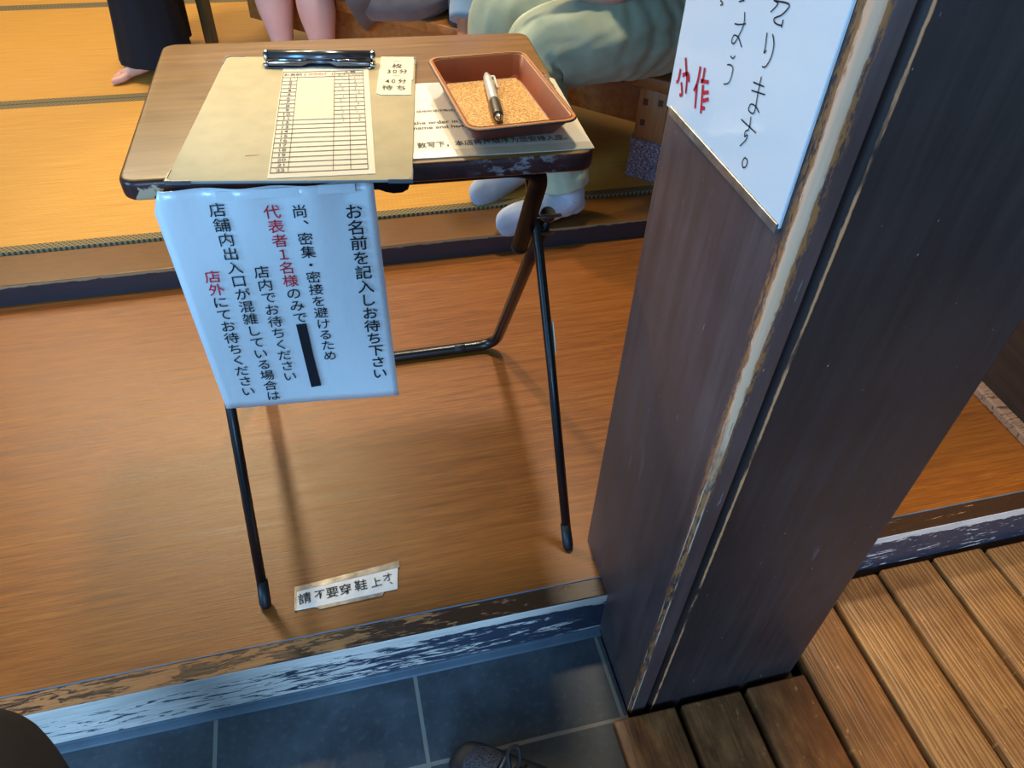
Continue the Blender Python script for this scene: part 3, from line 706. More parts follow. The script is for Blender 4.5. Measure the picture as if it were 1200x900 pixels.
b = B(); tube(b, fillet([cl+F2[0]*-.078+F2[1]*-.0055+Z3*.0095, cl+F2[0]*-.024+F2[1]*-.0055+Z3*.0095, cl+F2[0]*-.013+F2[1]*.0028+Z3*.0105, cl+F2[0]*.013+F2[1]*.0028+Z3*.0105, cl+F2[0]*.024+F2[1]*-.0055+Z3*.0095, cl+F2[0]*.078+F2[1]*-.0055+Z3*.0095], .004, 4), .0016, 8); obj('clip_wire', b, MT['chrome'], clip)

# sign-in form
FP = frame(-4.6); CP = V((.0055, 1.0365, .7056))
r = empty('waiting_list_form', CP, 'narrow printed name list with numbered rows held under the clip', 'form')
b = B(); prism(b, [(-.0655, -.172), (.0645, -.172), (.0640, .172), (-.0640, .172)], CP, FP, 0, .0006)
obj('paper', b, MT['paper'], r)
fo = CP+Z3*.0006
b = B(); fbox(b, fo, FP, (-.0405, .0120), (-.016, .1225), (0, .0003)); setp(obj('blank_panel', b, MT['blank'], r), 'blank beige patch over the written names')
b = B(); lw = .00042
us = [-.0630, -.0415, .0130, .0345, .0556]; v0, v1, vs = -.1600, .1290, .1490
for u in (us[0], us[2], us[4]): rect(b, fo, FP, u-lw, u+lw, v0, vs)
rect(b, fo, FP, us[1]-lw, us[1]+lw, v0, v1); rect(b, fo, FP, us[3]-lw, us[3]+lw, v0, .1390)
rect(b, fo, FP, us[0], us[4], vs-lw*2, vs+lw*2); rect(b, fo, FP, us[0], us[2], v1-lw*2, v1+lw*2); rect(b, fo, FP, us[2], us[4], .139-lw*2, .139+lw*2); rect(b, fo, FP, us[2], us[4], v1-lw*2, v1+lw*2)
for k in range(1, 23):
    v = v1-(v1-v0)*k/22
    rect(b, fo, FP, us[0], us[1], v-lw*2, v+lw*2); rect(b, fo, FP, us[2], us[4], v-lw*2, v+lw*2)
    if k >= 11: rect(b, fo, FP, us[1], us[2], v-lw*2, v+lw*2)
obj('ruled_lines', b, MT['grey_ink'], r)
b = B(); ph = (v1-v0)/22
for k in range(22): put_text(b, str(k+1), fo, FP, -.0510, v1-ph*(k+.5), .0098, .004, 0, 'C', 1.15)
for i, ch in enumerate('お名前('): put_text(b, ch, fo, FP, -.0575+.0090*i, .139, .0098, .008, 0)
for i, ch in enumerate('カタカナ'): put_text(b, ch, fo, FP, -.0228+.0075*i, .139, .0090, .008, 1)
put_text(b, ')', fo, FP, .0095, .139, .0098, .008, 0)
for i, ch in enumerate('人数'): put_text(b, ch, fo, FP, .0305+.010*i, .1440, .0088, .008, 0)
for i, ch in enumerate('大人'): put_text(b, ch, fo, FP, .0205+.007*i, .1340, .0064, 0, 0)
for i, ch in enumerate('小学生以下'): put_text(b, ch, fo, FP, .0375+.0039*i, .1340, .0048, 0, 0)
rr = random.Random(5)
for k in range(12):
    for u in (.0235, .0455):
        if rr.random() < .8:
            v = v1-ph*(k+.5); put_text(b, rr.choice('22134'), fo, FP, u+rr.uniform(-.003, .003), v, .0095, -.004, 2, 'C', .8, rr.uniform(-.2, .2))
obj('lettering', b, [MT['ink'], MT['red'], MT['grey_ink']], r)

# handwritten note beside the clip
CN = V((.1205, 1.156, .7056))
r = empty('handwritten_note', CN, 'small cream handwritten waiting time note taped beside the metal clip', 'note')
b = B(); prism(b, [(-.0265, -.066), (-.019, -.0715), (.0240, -.0715), (.0240, -.018), (.0262, -.018), (.0262, .0715), (-.0255, .0715)], CN, FB, 0, .0008); obj('paper', b, MT['note'], r)
b = B(); no = CN+Z3*.0008
for s, u0, du, v, sz in (('一枚', -.002, 0, 0, 0),): pass
put_text(b, '一', no, FB, .001, .052, .014, .0, 0)
put_text(b, '枚', no, FB, .001, .034, .019, .004, 0, sx=.9)
for ch, u in zip('30分', (-.011, -.002, .011)): put_text(b, ch, no, FB, u, .013, .018, .004, 0, sx=.75)
put_text(b, '〜', no, FB, .001, -.004, .012, 0, 0)
for ch, u in zip('40分', (-.012, -.003, .010)): put_text(b, ch, no, FB, u, -.024, .018, .004, 0, sx=.75)
for ch, u in zip('待ち', (-.011, .009)): put_text(b, ch, no, FB, u, -.048, .019, .004, 0, sx=.9)
obj('lettering', b, MT['ink'], r)

# leather tray
FR_ = frame(3.2); CT = V((.2500, 1.0240, .7016))
r = empty('leather_tray', CT, 'brown leather tray with flecked gold lining holding a pen on the table', 'tray')
def ring(bm, w, h, rad, z, dy=0, dx=0):
    return [bm.verts.new(CT+FR_[0]*(p[0]+dx)+FR_[1]*(p[1]+dy)+Z3*z) for p in rrect(w, h, rad, 8)]
def skinr(bm, A_, C_, mi, flip=False):
    n = len(A_)
    for i in range(n):
        q = (A_[i], A_[(i+1) % n], C_[(i+1) % n], C_[i]); f = bm.faces.new(q if not flip else q[::-1]); f.material_index = mi; f.smooth = True
b = B()
r0 = ring(b, .112, .176, .010, .0); r1 = ring(b, .118, .184, .013, .002); r2 = ring(b, .142, .234, .016, .0270); r3 = ring(b, .151, .245, .017, .0300)
r4 = ring(b, .152, .246, .018, .0330); r5 = ring(b, .146, .240, .016, .0335); r6 = ring(b, .139, .231, .014, .0315); r7 = ring(b, .120, .182, .011, .0050, .004); r8 = ring(b, .116, .178, .010, .0032, .004)
for A_, C_, mi in ((r0, r1, 1), (r1, r2, 1), (r2, r3, 1), (r3, r4, 2), (r4, r5, 2), (r5, r6, 2), (r6, r7, 0), (r7, r8, 0)): skinr(b, A_, C_, mi)
b.faces.new(r0[::-1]).material_index = 1; b.faces.new(r8)
bmesh.ops.recalc_face_normals(b, faces=b.faces)
obj('tray_body', b, [MT['leather'], MT['leather_red'], MT['leather_rim']], r, True, 60)
b = B(); prism(b, [(p[0], p[1]+.004) for p in rrect(.1145, .1765, .008, 4)], CT, FR_, .0030, .0046, .0004, 1); obj('lining', b, MT['cork'], r)
b = B(); tube(b, [CT+FR_[0]*p[0]+FR_[1]*p[1]+Z3*.0312 for p in rrect(.1525, .2465, .018, 8)], .0013, 8, closed=True); obj('piping', b, MT['cord'], r)
b = B(); tube(b, [CT+FR_[0]*p[0]+FR_[1]*p[1]+Z3*.0336 for p in rrect(.1425, .2355, .015, 8)], .0007, 6, closed=True); obj('stitching', b, MT['bench'], r)

# pen in the tray
p0 = V((.2525, 1.1090, .7145)); p1 = V((.2375, .9610, .7145)); ax = (p1-p0).normalized(); Lp = (p1-p0).length
r = empty('ballpoint_pen', ((p0+p1)/2).to_tuple(), 'clear ballpoint pen with dark grip lying in the leather tray', 'pen')
b = B(); lathe(b, [(0, 0.0045), (.002, 0.0060), (.012, 0.0067), (.04, 0.0072), (.086, 0.0074), (.090, 0.0072)], p0, ax, 18); obj('barrel', b, MT['pen_clear'], r)
b = B(); lathe(b, [(.088, 0.0077), (.094, 0.0084), (.115, 0.0081), (.132, 0.0074), (.1355, 0.0067)], p0, ax, 18); obj('grip', b, MT['pen_grip'], r)
b = B(); lathe(b, [(.1350, 0.0065), (.142, 0.0044), (.1475, 0.0020), (.1500, 0.0008)], p0, ax, 16); obj('tip', b, MT['pen_tip'], r)
b = B(); lathe(b, [(-.009, 0.0028), (-.008, 0.0036), (.001, 0.0038)], p0, ax, 14); obj('push_button', b, MT['pen_clear'], r)
sd = ax.cross(Z3).normalized()
b = B(); fbox(b, p0, (sd, ax, Z3), (-.0118, -.0086), (.004, .046), (-.001, .0035), .0008, 2); fbox(b, p0, (sd, ax, Z3), (-.0110, -.003), (.003, .009), (-.001, .0035), .0006, 1); obj('pocket_clip', b, MT['pen_clear'], r, True, 40)

# note taped to the floor
FF = frame(2.0); CF = V((-.070, .7275, .0008))
r = empty('floor_notice', CF, 'white handwritten strip in Chinese taped to the wooden floor by the step', 'notice')
b = B(); prism(b, [(-.0905, -.0235), (.083, -.0255), (.0905, .0150), (.0925, .0190), (-.0860, .0135)], CF, FF, 0, .0010, .0003, 1); obj('paper', b, MT['fnote'], r)
b = B(); prism(b, [(-.088, -.0245), (-.0915, -.0235), (-.0880, .0215), (.0945, .0290), (.0940, .0160), (-.0855, .0125), (-.089, -.0236)][::-1], CF, FF, 0, .0016); prism(b, [(-.050, -.031), (.055, -.0325), (.06, -.0255), (-.06, -.0240)], CF, FF, 0, .0009); obj('clear_tape', b, MT['silver'], r)
b = B(); o2 = CF+Z3*.001
for ch, u, v, sz, rt in (('請', -.073, -.004, .0225, .03), ('不', -.0475, -.003, .019, 0), ('要', -.0265, -.004, .0225, 0), ('穿', -.0040, -.004, .022, .05), ('鞋', .0225, -.003, .0225, 0), ('上', .0490, -.004, .020, .05), ('才', .0700, .001, .017, 0), ('、', .0790, -.007, .016, 0)):
    put_text(b, ch, o2, FF, u, v, sz, .010, 0, rot=rt)
obj('lettering', b, MT['ink'], r)

# ------------------------------------------------------------------ bench
UB, NB = V((.725, -.688, 0)).normalized(), V((.688, .725, 0)).normalized()
FBn = (UB, NB, Z3); C0 = 1.98569
r = empty('wooden_bench', (UB*-1.5+NB*(C0+.2)+Z3*.065), 'long orange brown wooden bench with a knitted sock on its leg', 'bench')
b = B(); fbox(b, (0, 0, 0), FBn, (-2.43, -.575), (C0-.012, C0+.40), (.330, .366), .005, 3); obj('seat', b, MT['bench'], r, True, 40)
for n0 in (C0+.020, C0+.345):
    b = B(); fbox(b, (0, 0, 0), FBn, (-2.17, -.66), (n0, n0+.025), (.216, .332), .002, 2); obj('apron', b, MT['bench'], r, True, 40)
for u0, u1 in ((-2.413, -2.376), (-.683, -.596)):
    for n0 in (C0, C0+.31):
        dn = .07 if u0 > -1 else .036
        b = B(); fbox(b, (0, 0, 0), FBn, (u0, u1), (n0, n0+dn), (.066, .331), .003, 2); lg = obj('leg', b, MT['bench_leg'] if u0 > -1 else MT['bench_dark'], r, True, 40)
        if u0 < -1: continue
        uc, nc = (u0+u1)/2, n0+.035; hw = (u1-u0)/2+.006
        b = B(); t2 = B(); outl = rrect(hw*2, .07+.012, .014, 5); cen = UB*uc+NB*nc
        prev = None
        for zi in range(15):
            z = .0655+.118*zi/14; rg = []
            for k, p in enumerate(outl):
                f = 1+.05*mnoise.noise(V((k*.35, zi*.6, u0)))+(.06 if zi in (13, 14) else 0)*math.sin(zi)+.05*math.exp(-zi/2)
                rg.append(b.verts.new(cen+UB*p[0]*f+NB*p[1]*f+Z3*z))
            if prev:
                for k in range(len(rg)): b.faces.new((prev[k], prev[(k+1) % len(rg)], rg[(k+1) % len(rg)], rg[k])).smooth = True
            else: b.faces.new(rg[::-1])
            prev = rg
        b.faces.new(prev); t2.free()
        setp(obj('leg_sock', b, MT['terry'], lg), 'mottled grey knitted sock on the leg end')
        if n0 == C0:
            for du, z in ((-.022, .292), (-.022, .232), (.022, .298)):
                b = B(); fbox(b, (0, 0, 0), FBn, (uc+du-.007, uc+du+.007), (n0-.0008, n0+.01), (z-.009, z+.009)); obj('dowel_plug', b, MT['plug'], lg)

# ------------------------------------------------------------------ people
def body(parent, J, mat, s=1.0, feet=True, name='body', face=None):
    """one continuous skinned figure from joint positions; J holds world points"""
    bm = bmesh.new(); L = bm.verts.layers.skin.verify(); vs = {}
    def vt(k, p, r, root=False):
        v = bm.verts.new(V(p)); v[L].radius = (r*s, r*s) if not isinstance(r, tuple) else (r[0]*s, r[1]*s); v[L].use_root = root; vs[k] = v; return v
    def ed(a, c): bm.edges.new((vs[a], vs[c]))
    pel, ch, nk, hd = [V(J[k]) for k in ('pelvis', 'chest', 'neck', 'head')]
    vt('pel', pel, .115, True); vt('belly', pel.lerp(ch, .5), .105); vt('ch', ch, .115); vt('nk', nk, .052); ed('pel', 'belly'); ed('belly', 'ch'); ed('ch', 'nk')
    hu = (hd-nk).normalized(); fd = V(face or (-1, 0, 0))
    vt('h0', nk+hu*.075*s+fd*.01, .062); vt('h1', hd, .083); vt('h2', hd+hu*.075*s, .066); ed('nk', 'h0'); ed('h0', 'h1'); ed('h1', 'h2')
    for q in ('L', 'R'):
        vt('sh'+q, J['sh'+q], .055); vt('ua'+q, V(J['sh'+q]).lerp(V(J['el'+q]), .5), .046); vt('el'+q, J['el'+q], .039)
        vt('fa'+q, V(J['el'+q]).lerp(V(J['wr'+q]), .35), .039); vt('wr'+q, J['wr'+q], .026)
        ed('ch', 'sh'+q); ed('sh'+q, 'ua'+q); ed('ua'+q, 'el'+q); ed('el'+q, 'fa'+q); ed('fa'+q, 'wr'+q)
        d = (V(J['wr'+q])-V(J['el'+q])).normalized(); sd = d.cross(Z3); sd = sd.normalized() if sd.length > .1 else X3.copy(); nn = sd.cross(d)
        vt('pm'+q, V(J['wr'+q])+d*.055*s, (.036, .022)); ed('wr'+q, 'pm'+q)
        for k, (off, ln) in enumerate(((-.030, .062), (-.010, .072), (.010, .068), (.030, .054))):
            a = V(J['wr'+q])+d*.092*s+sd*off*s
            vt(f'f{q}{k}a', a, .0095); vt(f'f{q}{k}b', a+(d*.6*ln-nn*.010)*s, .0085); vt(f'f{q}{k}c', a+(d*ln-nn*.03)*s, .0075)
            ed('pm'+q, f'f{q}{k}a'); ed(f'f{q}{k}a', f'f{q}{k}b'); ed(f'f{q}{k}b', f'f{q}{k}c')
        a = V(J['wr'+q])+d*.035*s+sd*.034*s; vt('t1'+q, a, .012); vt('t2'+q, a+(d*.035+sd*.022)*s, .010); vt('t3'+q, a+(d*.06+sd*.024-nn*.012)*s, .0085)
        ed('pm'+q, 't1'+q); ed('t1'+q, 't2'+q); ed('t2'+q, 't3'+q)
        hp, kn, an, to = [V(J[k+q]) for k in ('hip', 'kn', 'an', 'toe')]
        vt('hip'+q, hp, .092); vt('th'+q, hp.lerp(kn, .5), .078); vt('kn'+q, kn, .057); vt('ca'+q, kn.lerp(an, .33), J.get('calf', .056)); vt('sn'+q, kn.lerp(an, .72), .043); vt('an'+q, an, .036)
        ed('pel', 'hip'+q); ed('hip'+q, 'th'+q); ed('th'+q, 'kn'+q); ed('kn'+q, 'ca'+q); ed('ca'+q, 'sn'+q); ed('sn'+q, 'an'+q)
        if not feet: continue
        fdir = V((to.x-an.x, to.y-an.y, 0)).normalized(); gz = J.get('ground', .066); sdv = fdir.cross(Z3)
        vt('he'+q, an-fdir*.035*s+V((0, 0, gz+.032-an.z)), .031); ed('an'+q, 'he'+q)
        vt('mf'+q, an.lerp(to, .45)*1.0+V((0, 0, gz+.040-an.lerp(to, .45).z)), .034); vt('bf'+q, an.lerp(to, .66)+V((0, 0, gz+.028-an.lerp(to, .66).z)), (.036, .026)); ed('an'+q, 'mf'+q); ed('mf'+q, 'bf'+q)
        for k in range(5):
            off = (-.034+.017*k); sg = 1 if q == 'L' else -1
            tl = (.0, -.003, -.008, -.015, -.024)[k if sg > 0 else 4-k]
            base = V((an.lerp(to, .78).x, an.lerp(to, .78).y, gz+.017))+sdv*off*s*1.05
            vt(f'to{q}{k}', base, .0085 if (k if sg > 0 else 4-k) else .012); vt(f'tp{q}{k}', V((to.x, to.y, gz+.011))+sdv*off*s*1.15+fdir*tl*s, .0075 if (k if sg > 0 else 4-k) else .0105)
            ed('bf'+q, f'to{q}{k}'); ed(f'to{q}{k}', f'tp{q}{k}')
    org = pel.copy(); bmesh.ops.translate(bm, verts=bm.verts, vec=-org)
    me = bpy.data.meshes.new(name); bm.to_mesh(me); bm.free(); me.materials.append(mat)
    o = bpy.data.objects.new(name, me); COL.objects.link(o); o.parent = parent; POS[o] = org; o.location = org-POS[parent]
    md = o.modifiers.new('skin', 'SKIN'); md.use_smooth_shade = True; md.branch_smoothing = .6
    sb = o.modifiers.new('subsurf', 'SUBSURF'); sb.levels = 2; sb.render_levels = 2
    # face, ears and hair
    side = hu.cross(fd).normalized(); hf = (fd, side, hu)
    b = B(); ball(b, hd+fd*.088*s-hu*.006*s, .013*s, (1.2, .8, 1.6)); obj('nose', b, mat, parent)
    b = B(); ball(b, hd+side*.080*s, .018*s, (.8, .45, 1.5), fr=hf); obj('ear', b, mat, parent)
    b = B(); ball(b, hd-side*.080*s, .018*s, (.8, .45, 1.5), fr=hf); obj('ear', b, mat, parent)
    for q in (-1, 1):
        b = B(); ball(b, hd+fd*.076*s+side*.031*s*q+hu*.012*s, .0085*s); obj('eye', b, MT['eye'], parent)
    b = B(); fbox(b, hd+fd*.079*s-hu*.042*s, hf, (-.004, .004), (-.020*s, .020*s), (-.003, .003), .002, 2); obj('mouth', b, MT['red'], parent)
    b = B(); t3 = bmesh.new(); bmesh.ops.create_uvsphere(t3, u_segments=28, v_segments=18, radius=.101*s)
    bmesh.ops.delete(t3, geom=[v for v in t3.verts if v.co.x > .035*s and v.co.z < .045*s or v.co.z < -.075*s], context='VERTS')
    for v in t3.verts: v.co = hd+hu*.022*s-fd*.008*s+(fd*v.co.x+side*v.co.y*.95+hu*v.co.z*1.08)*(1+.03*mnoise.noise(v.co*40))
    merge(b, t3); ho = obj('hair', b, J.get('hair', MT['hair']), parent, True)
    sm = ho.modifiers.new('thick', 'SOLIDIFY'); sm.thickness = .01
    return o
def shirt(parent, J, mat, slv, name='shirt', s=1.0, sl=.6, hem=-.02, side=(0, 1, 0), mats=None, r=.165):
    b = B(); pel, ch, nk = V(J['pelvis']), V(J['chest']), V(J['neck'])
    limb(b, [pel+(pel-ch).normalized()*(.06+hem), pel, pel.lerp(ch, .5), ch, ch.lerp(nk, .65)], [(r*s, .125*s), (r*s, .13*s), (r*.92*s, .122*s), (r*1.08*s, .13*s), (.085*s, .075*s)], fold=.06, ff=(12, 9), seed=1, up=V(side).cross((ch-pel).normalized()))
    for q in 'LR':
        a, e = V(J['sh'+q]), V(J['el'+q]); w = V(J['wr'+q])
        if sl <= 1: limb(b, [a.lerp(ch, .25), a, a.lerp(e, sl*.5), a.lerp(e, sl)], [.075*s, .074*s, .067*s, .068*s], n=28, res=24, fold=.06, ff=(12, 14), seed=3, mi=1 if mats else 0)
        else: limb(b, [a.lerp(ch, .25), a, a.lerp(e, .5), e, e.lerp(w, sl-1)], [.075*s, .074*s, .064*s, .056*s, .052*s], n=28, res=34, fold=.08, ff=(12, 14), seed=3, mi=1 if mats else 0)
    return obj(name, b, mats or mat, parent)

GP = 'people on the raised floor'
# --- person standing in wide black trousers (bare foot showing)
r = empty('person', (-.47, 3.0, .066), 'person in wide black trousers standing barefoot on the tatami', 'person', GP)
J = dict(pelvis=(-.46, 3.02, .92), chest=(-.45, 3.02, 1.25), neck=(-.45, 3.02, 1.46), head=(-.47, 3.02, 1.62), shL=(-.45, 2.86, 1.40), shR=(-.45, 3.18, 1.40), elL=(-.44, 2.80, 1.12), elR=(-.44, 3.24, 1.12),
         wrL=(-.52, 2.82, .90), wrR=(-.52, 3.22, .90), hipL=(-.48, 2.94, .88), hipR=(-.46, 3.11, .88), knL=(-.51, 2.93, .49), knR=(-.50, 3.14, .49), anL=(-.500, 2.858, .145), anR=(-.50, 3.16, .145), toeL=(-.682, 2.838, .08), toeR=(-.66, 3.16, .08), ground=.066)
body(r, J, MT['skin'], face=(-1, 0, 0))
b = B()
limb(b, [(-.46, 3.0, .98), (-.46, 3.0, .86)], [(.17, .15), (.18, .16)], fold=.03)
for q, cx, cy in (('L', -.522, 2.904), ('R', -.515, 3.12)):
    limb(b, [(-.46, (2.95 if q == 'L' else 3.09), .92), (cx+.005, cy+.01, .6), (cx, cy, .33), (cx-.006, cy-.002, .112)], [(.125, .13), (.108, .110), (.106, .106), (.122, .114)] if q == 'L' else [(.12, .12), (.09, .09), (.09, .09), (.095, .095)], n=64, fold=.07, ff=(14, 1.2), seed=2 if q == 'L' else 5, up=(0, 1, 0))
obj('trousers', b, MT['black_cloth'], r)
shirt(r, J, MT['navy'], None, sl=1.8)

# --- seated person with bare legs and grey shorts
r = empty('person', (.10, 2.68, .066), 'seated person with bare legs and grey shorts at the far bench end', 'person', GP)
J = dict(pelvis=(.30, 2.72, .47), chest=(.31, 2.74, .82), neck=(.29, 2.73, 1.02), head=(.25, 2.72, 1.17), shL=(.28, 2.57, .97), shR=(.31, 2.90, .97), elL=(.16, 2.52, .75), elR=(.18, 2.93, .75), wrL=(-.02, 2.58, .68), wrR=(.0, 2.80, .68),
         hipL=(.30, 2.61, .46), hipR=(.27, 2.80, .46), knL=(.030, 2.62, .475), knR=(-.100, 2.72, .475), anL=(.045, 2.61, .145), anR=(-.085, 2.70, .145), toeL=(-.13, 2.54, .08), toeR=(-.26, 2.62, .08), ground=.066, calf=.074, hair=MT['hair_brown'])
body(r, J, MT['pink'], face=(-1, -.1, 0))
b = B()
limb(b, [(.44, 2.66, .47), (.32, 2.62, .47), (.21, 2.60, .455), (.120, 2.60, .415)], [(.10, .10), (.120, .118), (.128, .126), (.135, .145)], fold=.07, ff=(14, 9), seed=4, capb=False)
limb(b, [(.40, 2.80, .47), (.30, 2.80, .47), (.15, 2.77, .465), (.06, 2.75, .45)], [(.10, .10), (.115, .112), (.115, .112), (.118, .120)], fold=.07, ff=(14, 9), seed=7, capb=False)
limb(b, [(.36, 2.60, .475), (.36, 2.82, .475)], [(.10, .11), (.10, .11)], fold=.03)
limb(b, [(.44, 2.46, .46), (.36, 2.46, .42), (.27, 2.52, .40), (.18, 2.58, .36)], [(.05, .06), (.085, .06), (.09, .06), (.06, .04)], fold=.08, ff=(12, 12), seed=9)
so = obj('shorts', b, MT['grey_cloth'], r); sm = so.modifiers.new('thick', 'SOLIDIFY'); sm.thickness = .003
shirt(r, J, MT['white_shirt'], None, sl=.7)

# --- seated person in denim sleeve with blue print shirt
r = empty('person', (.55, 2.42, .066), 'seated person with denim sleeve and blue print shirt at the middle of the bench', 'person', GP)
J = dict(pelvis=(.60, 2.47, .47), chest=(.58, 2.42, .80), neck=(.55, 2.39, .98), head=(.51, 2.36, 1.13), shL=(.62, 2.26, .92), shR=(.49, 2.52, .90), elL=(.70, 2.20, .74), elR=(.475, 2.30, .58), wrL=(.62, 2.16, .92), wrR=(.430, 2.18, .385),
         hipL=(.67, 2.42, .46), hipR=(.56, 2.52, .46), knL=(.565, 2.305, .455), knR=(.495, 2.37, .455), anL=(.545, 2.285, .145), anR=(.475, 2.35, .145), toeL=(.41, 2.14, .08), toeR=(.34, 2.21, .08), ground=.066)
body(r, J, MT['tan_skin'], s=.95, face=(-.7, -.7, 0))
b = B()
for hp, kn, an in (('hipL', 'knL', 'anL'), ('hipR', 'knR', 'anR')):
    limb(b, [V(J[hp])+V((.03, .05, 0)), J[hp], V(J[kn]), V(J[kn]).lerp(V(J[an]), .4), V(J[an])+V((0, 0, .03))], [.10, .10, .075, .068, .06], fold=.05)
obj('trousers', b, MT['navy'], r)
shirt(r, J, None, None, sl=1.8, mats=[MT['print_shirt'], MT['denim']], side=(.7, -.7, 0), s=.95)
b = B(); 
ws = .009
pts = [(.462, 2.44, .90), (.440, 2.33, .72), (.425, 2.29, .55), (.428, 2.31, .385)]
rows = []
for i in range(25):
    c = catmull([V(p) for p in pts], i/24); rows.append([c-UB*ws, c+UB*ws])
for a, c in zip(rows, rows[1:]):
    q = [b.verts.new(k) for k in (a[0], a[1], c[1], c[0])]; b.faces.new(q)
bmesh.ops.remove_doubles(b, verts=b.verts, dist=1e-5)
so = setp(obj('shoulder_strap', b, MT['strap'], r), 'narrow bright red strap'); sm = so.modifiers.new('thick', 'SOLIDIFY'); sm.thickness = .003

# --- seated person in sage trousers and pale socks
r = empty('person', (.62, 1.90, .066), 'seated person in pale sage trousers and grey socks at the near bench end', 'person', GP)
J = dict(pelvis=(.97, 2.07, .48), chest=(.93, 2.05, .84), neck=(.88, 2.04, 1.06), head=(.82, 2.03, 1.21), shL=(.90, 1.87, 1.00), shR=(.90, 2.23, 1.00), elL=(.735, 1.83, .592), elR=(.70, 2.18, .66), wrL=(.50, 1.83, .67), wrR=(.52, 2.08, .88),
         hipL=(.94, 1.97, .47), hipR=(.93, 2.16, .47), knL=(.520, 1.815, .475), knR=(.500, 2.090, .475), anL=(.620, 1.722, .150), anR=(.56, 1.925, .150), toeL=(.420, 1.676, .08), toeR=(.412, 1.842, .08), ground=.066)
body(r, J, MT['skin'], feet=False, face=(-1, 0, -.1))
b = B()
limb(b, [(1.06, 2.02, .50), (.96, 1.96, .485), (.80, 1.90, .485), (.64, 1.845, .485), (.535, 1.815, .465), (.530, 1.790, .36), (.590, 1.757, .25), (.618, 1.732, .150)],
     [(.10, .10), (.125, .118), (.128, .118), (.112, .104), (.088, .090), (.088, .084), (.074, .072), (.064, .062)], n=72, res=110, fold=.055, ff=(16, 13), seed=11, pleat=(.06, .40, .075, 62), creases=((.58, .02, .10), (.64, .015, .08), (.86, .02, .05), (.93, .012, .08)))
limb(b, [(1.02, 2.18, .50), (.92, 2.17, .485), (.76, 2.14, .49), (.60, 2.11, .49), (.515, 2.09, .465), (.515, 2.06, .36), (.54, 1.99, .25), (.555, 1.935, .165)],
     [(.10, .10), (.122, .112), (.12, .11), (.10, .098), (.088, .090), (.085, .082), (.070, .070), (.056, .056)], n=56, res=80, fold=.05, ff=(16, 13), seed=13)
limb(b, [(.98, 1.98, .50), (1.0, 2.18, .50)], [(.11, .12), (.11, .12)], fold=.03)
obj('trousers', b, MT['sage'], r)
for an, to, sd in ((V(J['anL']), V(J['toeL']), 1), (V(J['anR']), V(J['toeR']), 2)):
    b = B(); fd = V((to.x-an.x, to.y-an.y, 0)).normalized(); a0 = V((an.x, an.y, 0))
    limb(b, [a0+V((0, 0, .195))-fd*.0, a0+V((0, 0, .165)), a0-fd*.006+V((0, 0, .125)), a0+fd*.030+V((0, 0, .106)), a0+fd*.105+V((0, 0, .096)), a0+fd*.165+V((0, 0, .088)), a0+fd*.200+V((0, 0, .083)), a0+fd*.212+V((0, 0, .081))],
         [(.036, .036), (.039, .040), (.040, .047), (.037, .040), (.042, .030), (.044, .023), (.032, .015), (.008, .005)], n=32, res=70, fold=.04, ff=(14, 16), seed=sd)
    ball(b, a0-fd*.020+V((0, 0, .099)), .036, (1.0, .92, .88)); ball(b, a0+fd*.01+V((0, 0, .099)), .036, (1.2, 1, .88))
    obj('sock', b, MT['sock'], r)
shirt(r, J, MT['khaki'], None, sl=.9, hem=.04, r=.18)

# --- photographer: standing at the front, only a leg and a sneaker reach into view
r = empty('person', (.0, .1, TZ), 'person in black trousers and black mesh sneaker standing at the bottom edge', 'person')
J = dict(pelvis=(-.11, -.10, .74), chest=(-.10, -.20, 1.05), neck=(-.09, -.20, 1.27), head=(-.08, -.17, 1.43), shL=(-.28, -.22, 1.21), shR=(.08, -.22, 1.21), elL=(-.34, -.33, .95), elR=(.14, -.33, .95), wrL=(-.32, -.27, .70), wrR=(.12, -.27, .70),
         hipL=(-.20, -.08, .70), hipR=(-.02, -.10, .70), knL=(-.385, .300, .46), knR=(.16, .05, .36), anL=(-.36, .16, -.035), anR=(.245, .280, -.035), toeL=(-.44, .36, TZ+.02), toeR=(.085, .420, TZ+.02), ground=TZ)
body(r, J, MT['skin'], feet=False, face=(0, 1, -.2))
b = B()
limb(b, [(-.15, -.12, .76), (-.21, -.05, .70), (-.30, .13, .58), (-.375, .28, .475), (-.390, .298, .40), (-.380, .25, .22), (-.37, .19, .08), (-.36, .16, -.03)], [.12, .115, .098, .088, .086, .085, .082, .08], n=56, fold=.035, seed=21)
limb(b, [(-.05, -.12, .76), (.0, -.09, .67), (.10, .0, .48), (.16, .05, .36), (.19, .12, .22), (.222, .19, .08), (.236, .235, .0)], [.12, .11, .092, .078, .072, .066, .064], fold=.04, seed=22)
limb(b, [(-.20, -.12, .77), (-.02, -.12, .77)], [.13, .13], fold=.03)
obj('trousers', b, MT['black_cloth'], r)
shirt(r, J, MT['navy'], None, sl=1.8, side=(1, 0, 0))
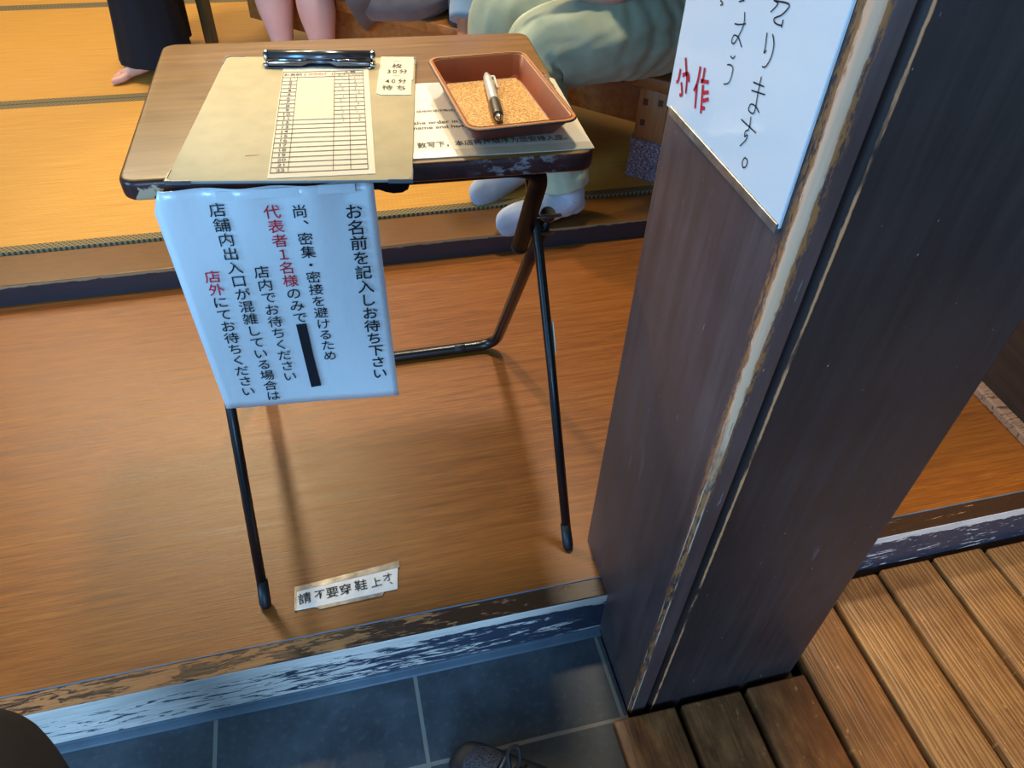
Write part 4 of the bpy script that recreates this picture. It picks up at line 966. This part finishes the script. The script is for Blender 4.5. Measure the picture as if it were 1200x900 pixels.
def sneaker(an, to, full):
    an, to = V(an), V(to); fd = V((to.x-an.x, to.y-an.y, 0)).normalized(); sd = Z3.cross(fd); o0 = V((an.x, an.y, TZ)); fr = (fd, sd, Z3)
    L0, L1 = -.075, (to-an).xy.length+.022; Ln = L1-L0
    def sole_out(k): 
        pts = []
        for i in range(48):
            a = 2*PI*i/48; x = math.cos(a); y = math.sin(a); w = .046 if x > -.2 else .037
            w = .038+.010*(1/(1+math.exp(-x*4))); pts.append((L0+Ln*(.5+.5*math.copysign(abs(x)**.8, x)), w*k*math.copysign(abs(y)**.75, y)))
        return pts
    b = B(); prism(b, sole_out(1.0), o0, fr, 0, .026, .006, 3); sh = obj('sneaker', b, MT['sole'], r, True, 40)
    b = B()
    def P_(x, z): return o0+fd*x+Z3*z
    limb(b, [P_(L0+.018, .075), P_(L0+.03, .068), P_(L0+.075, .064), P_(L0+.12, .062), P_(L0+.17, .052), P_(L0+.215, .042), P_(L1-.024, .034), P_(L1-.007, .028)],
         [(.026, .032), (.036, .042), (.038, .044), (.041, .040), (.044, .031), (.043, .023), (.034, .016), (.010, .005)], n=40, res=60, up=Z3)
    obj('upper', b, MT['shoe'], sh)
    b = B(); limb(b, [P_(L1-.085, .0475), P_(L1-.062, .0435), P_(L1-.035, .0375), P_(L1-.022, .0335)], [(.030, .0265), (.036, .0225), (.031, .0165), (.022, .0115)], n=36, res=20, up=Z3); obj('toe_mesh', b, MT['mesh'], sh)
    b = B(); tube(b, [P_(L1-.086, .0485)+sd*.038*math.cos(a)+Z3*(.027*math.sin(a)-.0) for a in [PI*(i/20) for i in range(21)]], .0022, 8); obj('toe_seam', b, MT['cove'], sh)
    b = B()
    for i in range(4):
        x = L1-.105-.021*i; z = .078+.0075*i
        tube(b, fillet([P_(x, z-.006)+sd*.026, P_(x-.004, z+.006)+sd*.010, P_(x-.010, z+.006)-sd*.010, P_(x-.014, z-.004)-sd*.026], .01, 4), .0034, 8)
    c = P_(L1-.105, .088)
    for s in (-1, 1): tube(b, fillet([c, c+sd*s*.022+fd*.018+Z3*.016, c+sd*s*.040+fd*.006+Z3*.010, c+sd*s*.018-fd*.008+Z3*.002, c], .012, 5), .0036, 8)
    obj('laces', b, MT['lace'], sh)
    b = B(); limb(b, [P_(0, .07), P_(-.006, .11), P_(-.012, .15)], [.040, .036, .037], n=24, res=16); obj('ankle_sock', b, MT['navy'], sh)
sneaker((.245, .290, 0), (.074, .432, 0), True)
sneaker((-.36, .16, 0), (-.44, .36, 0), True)
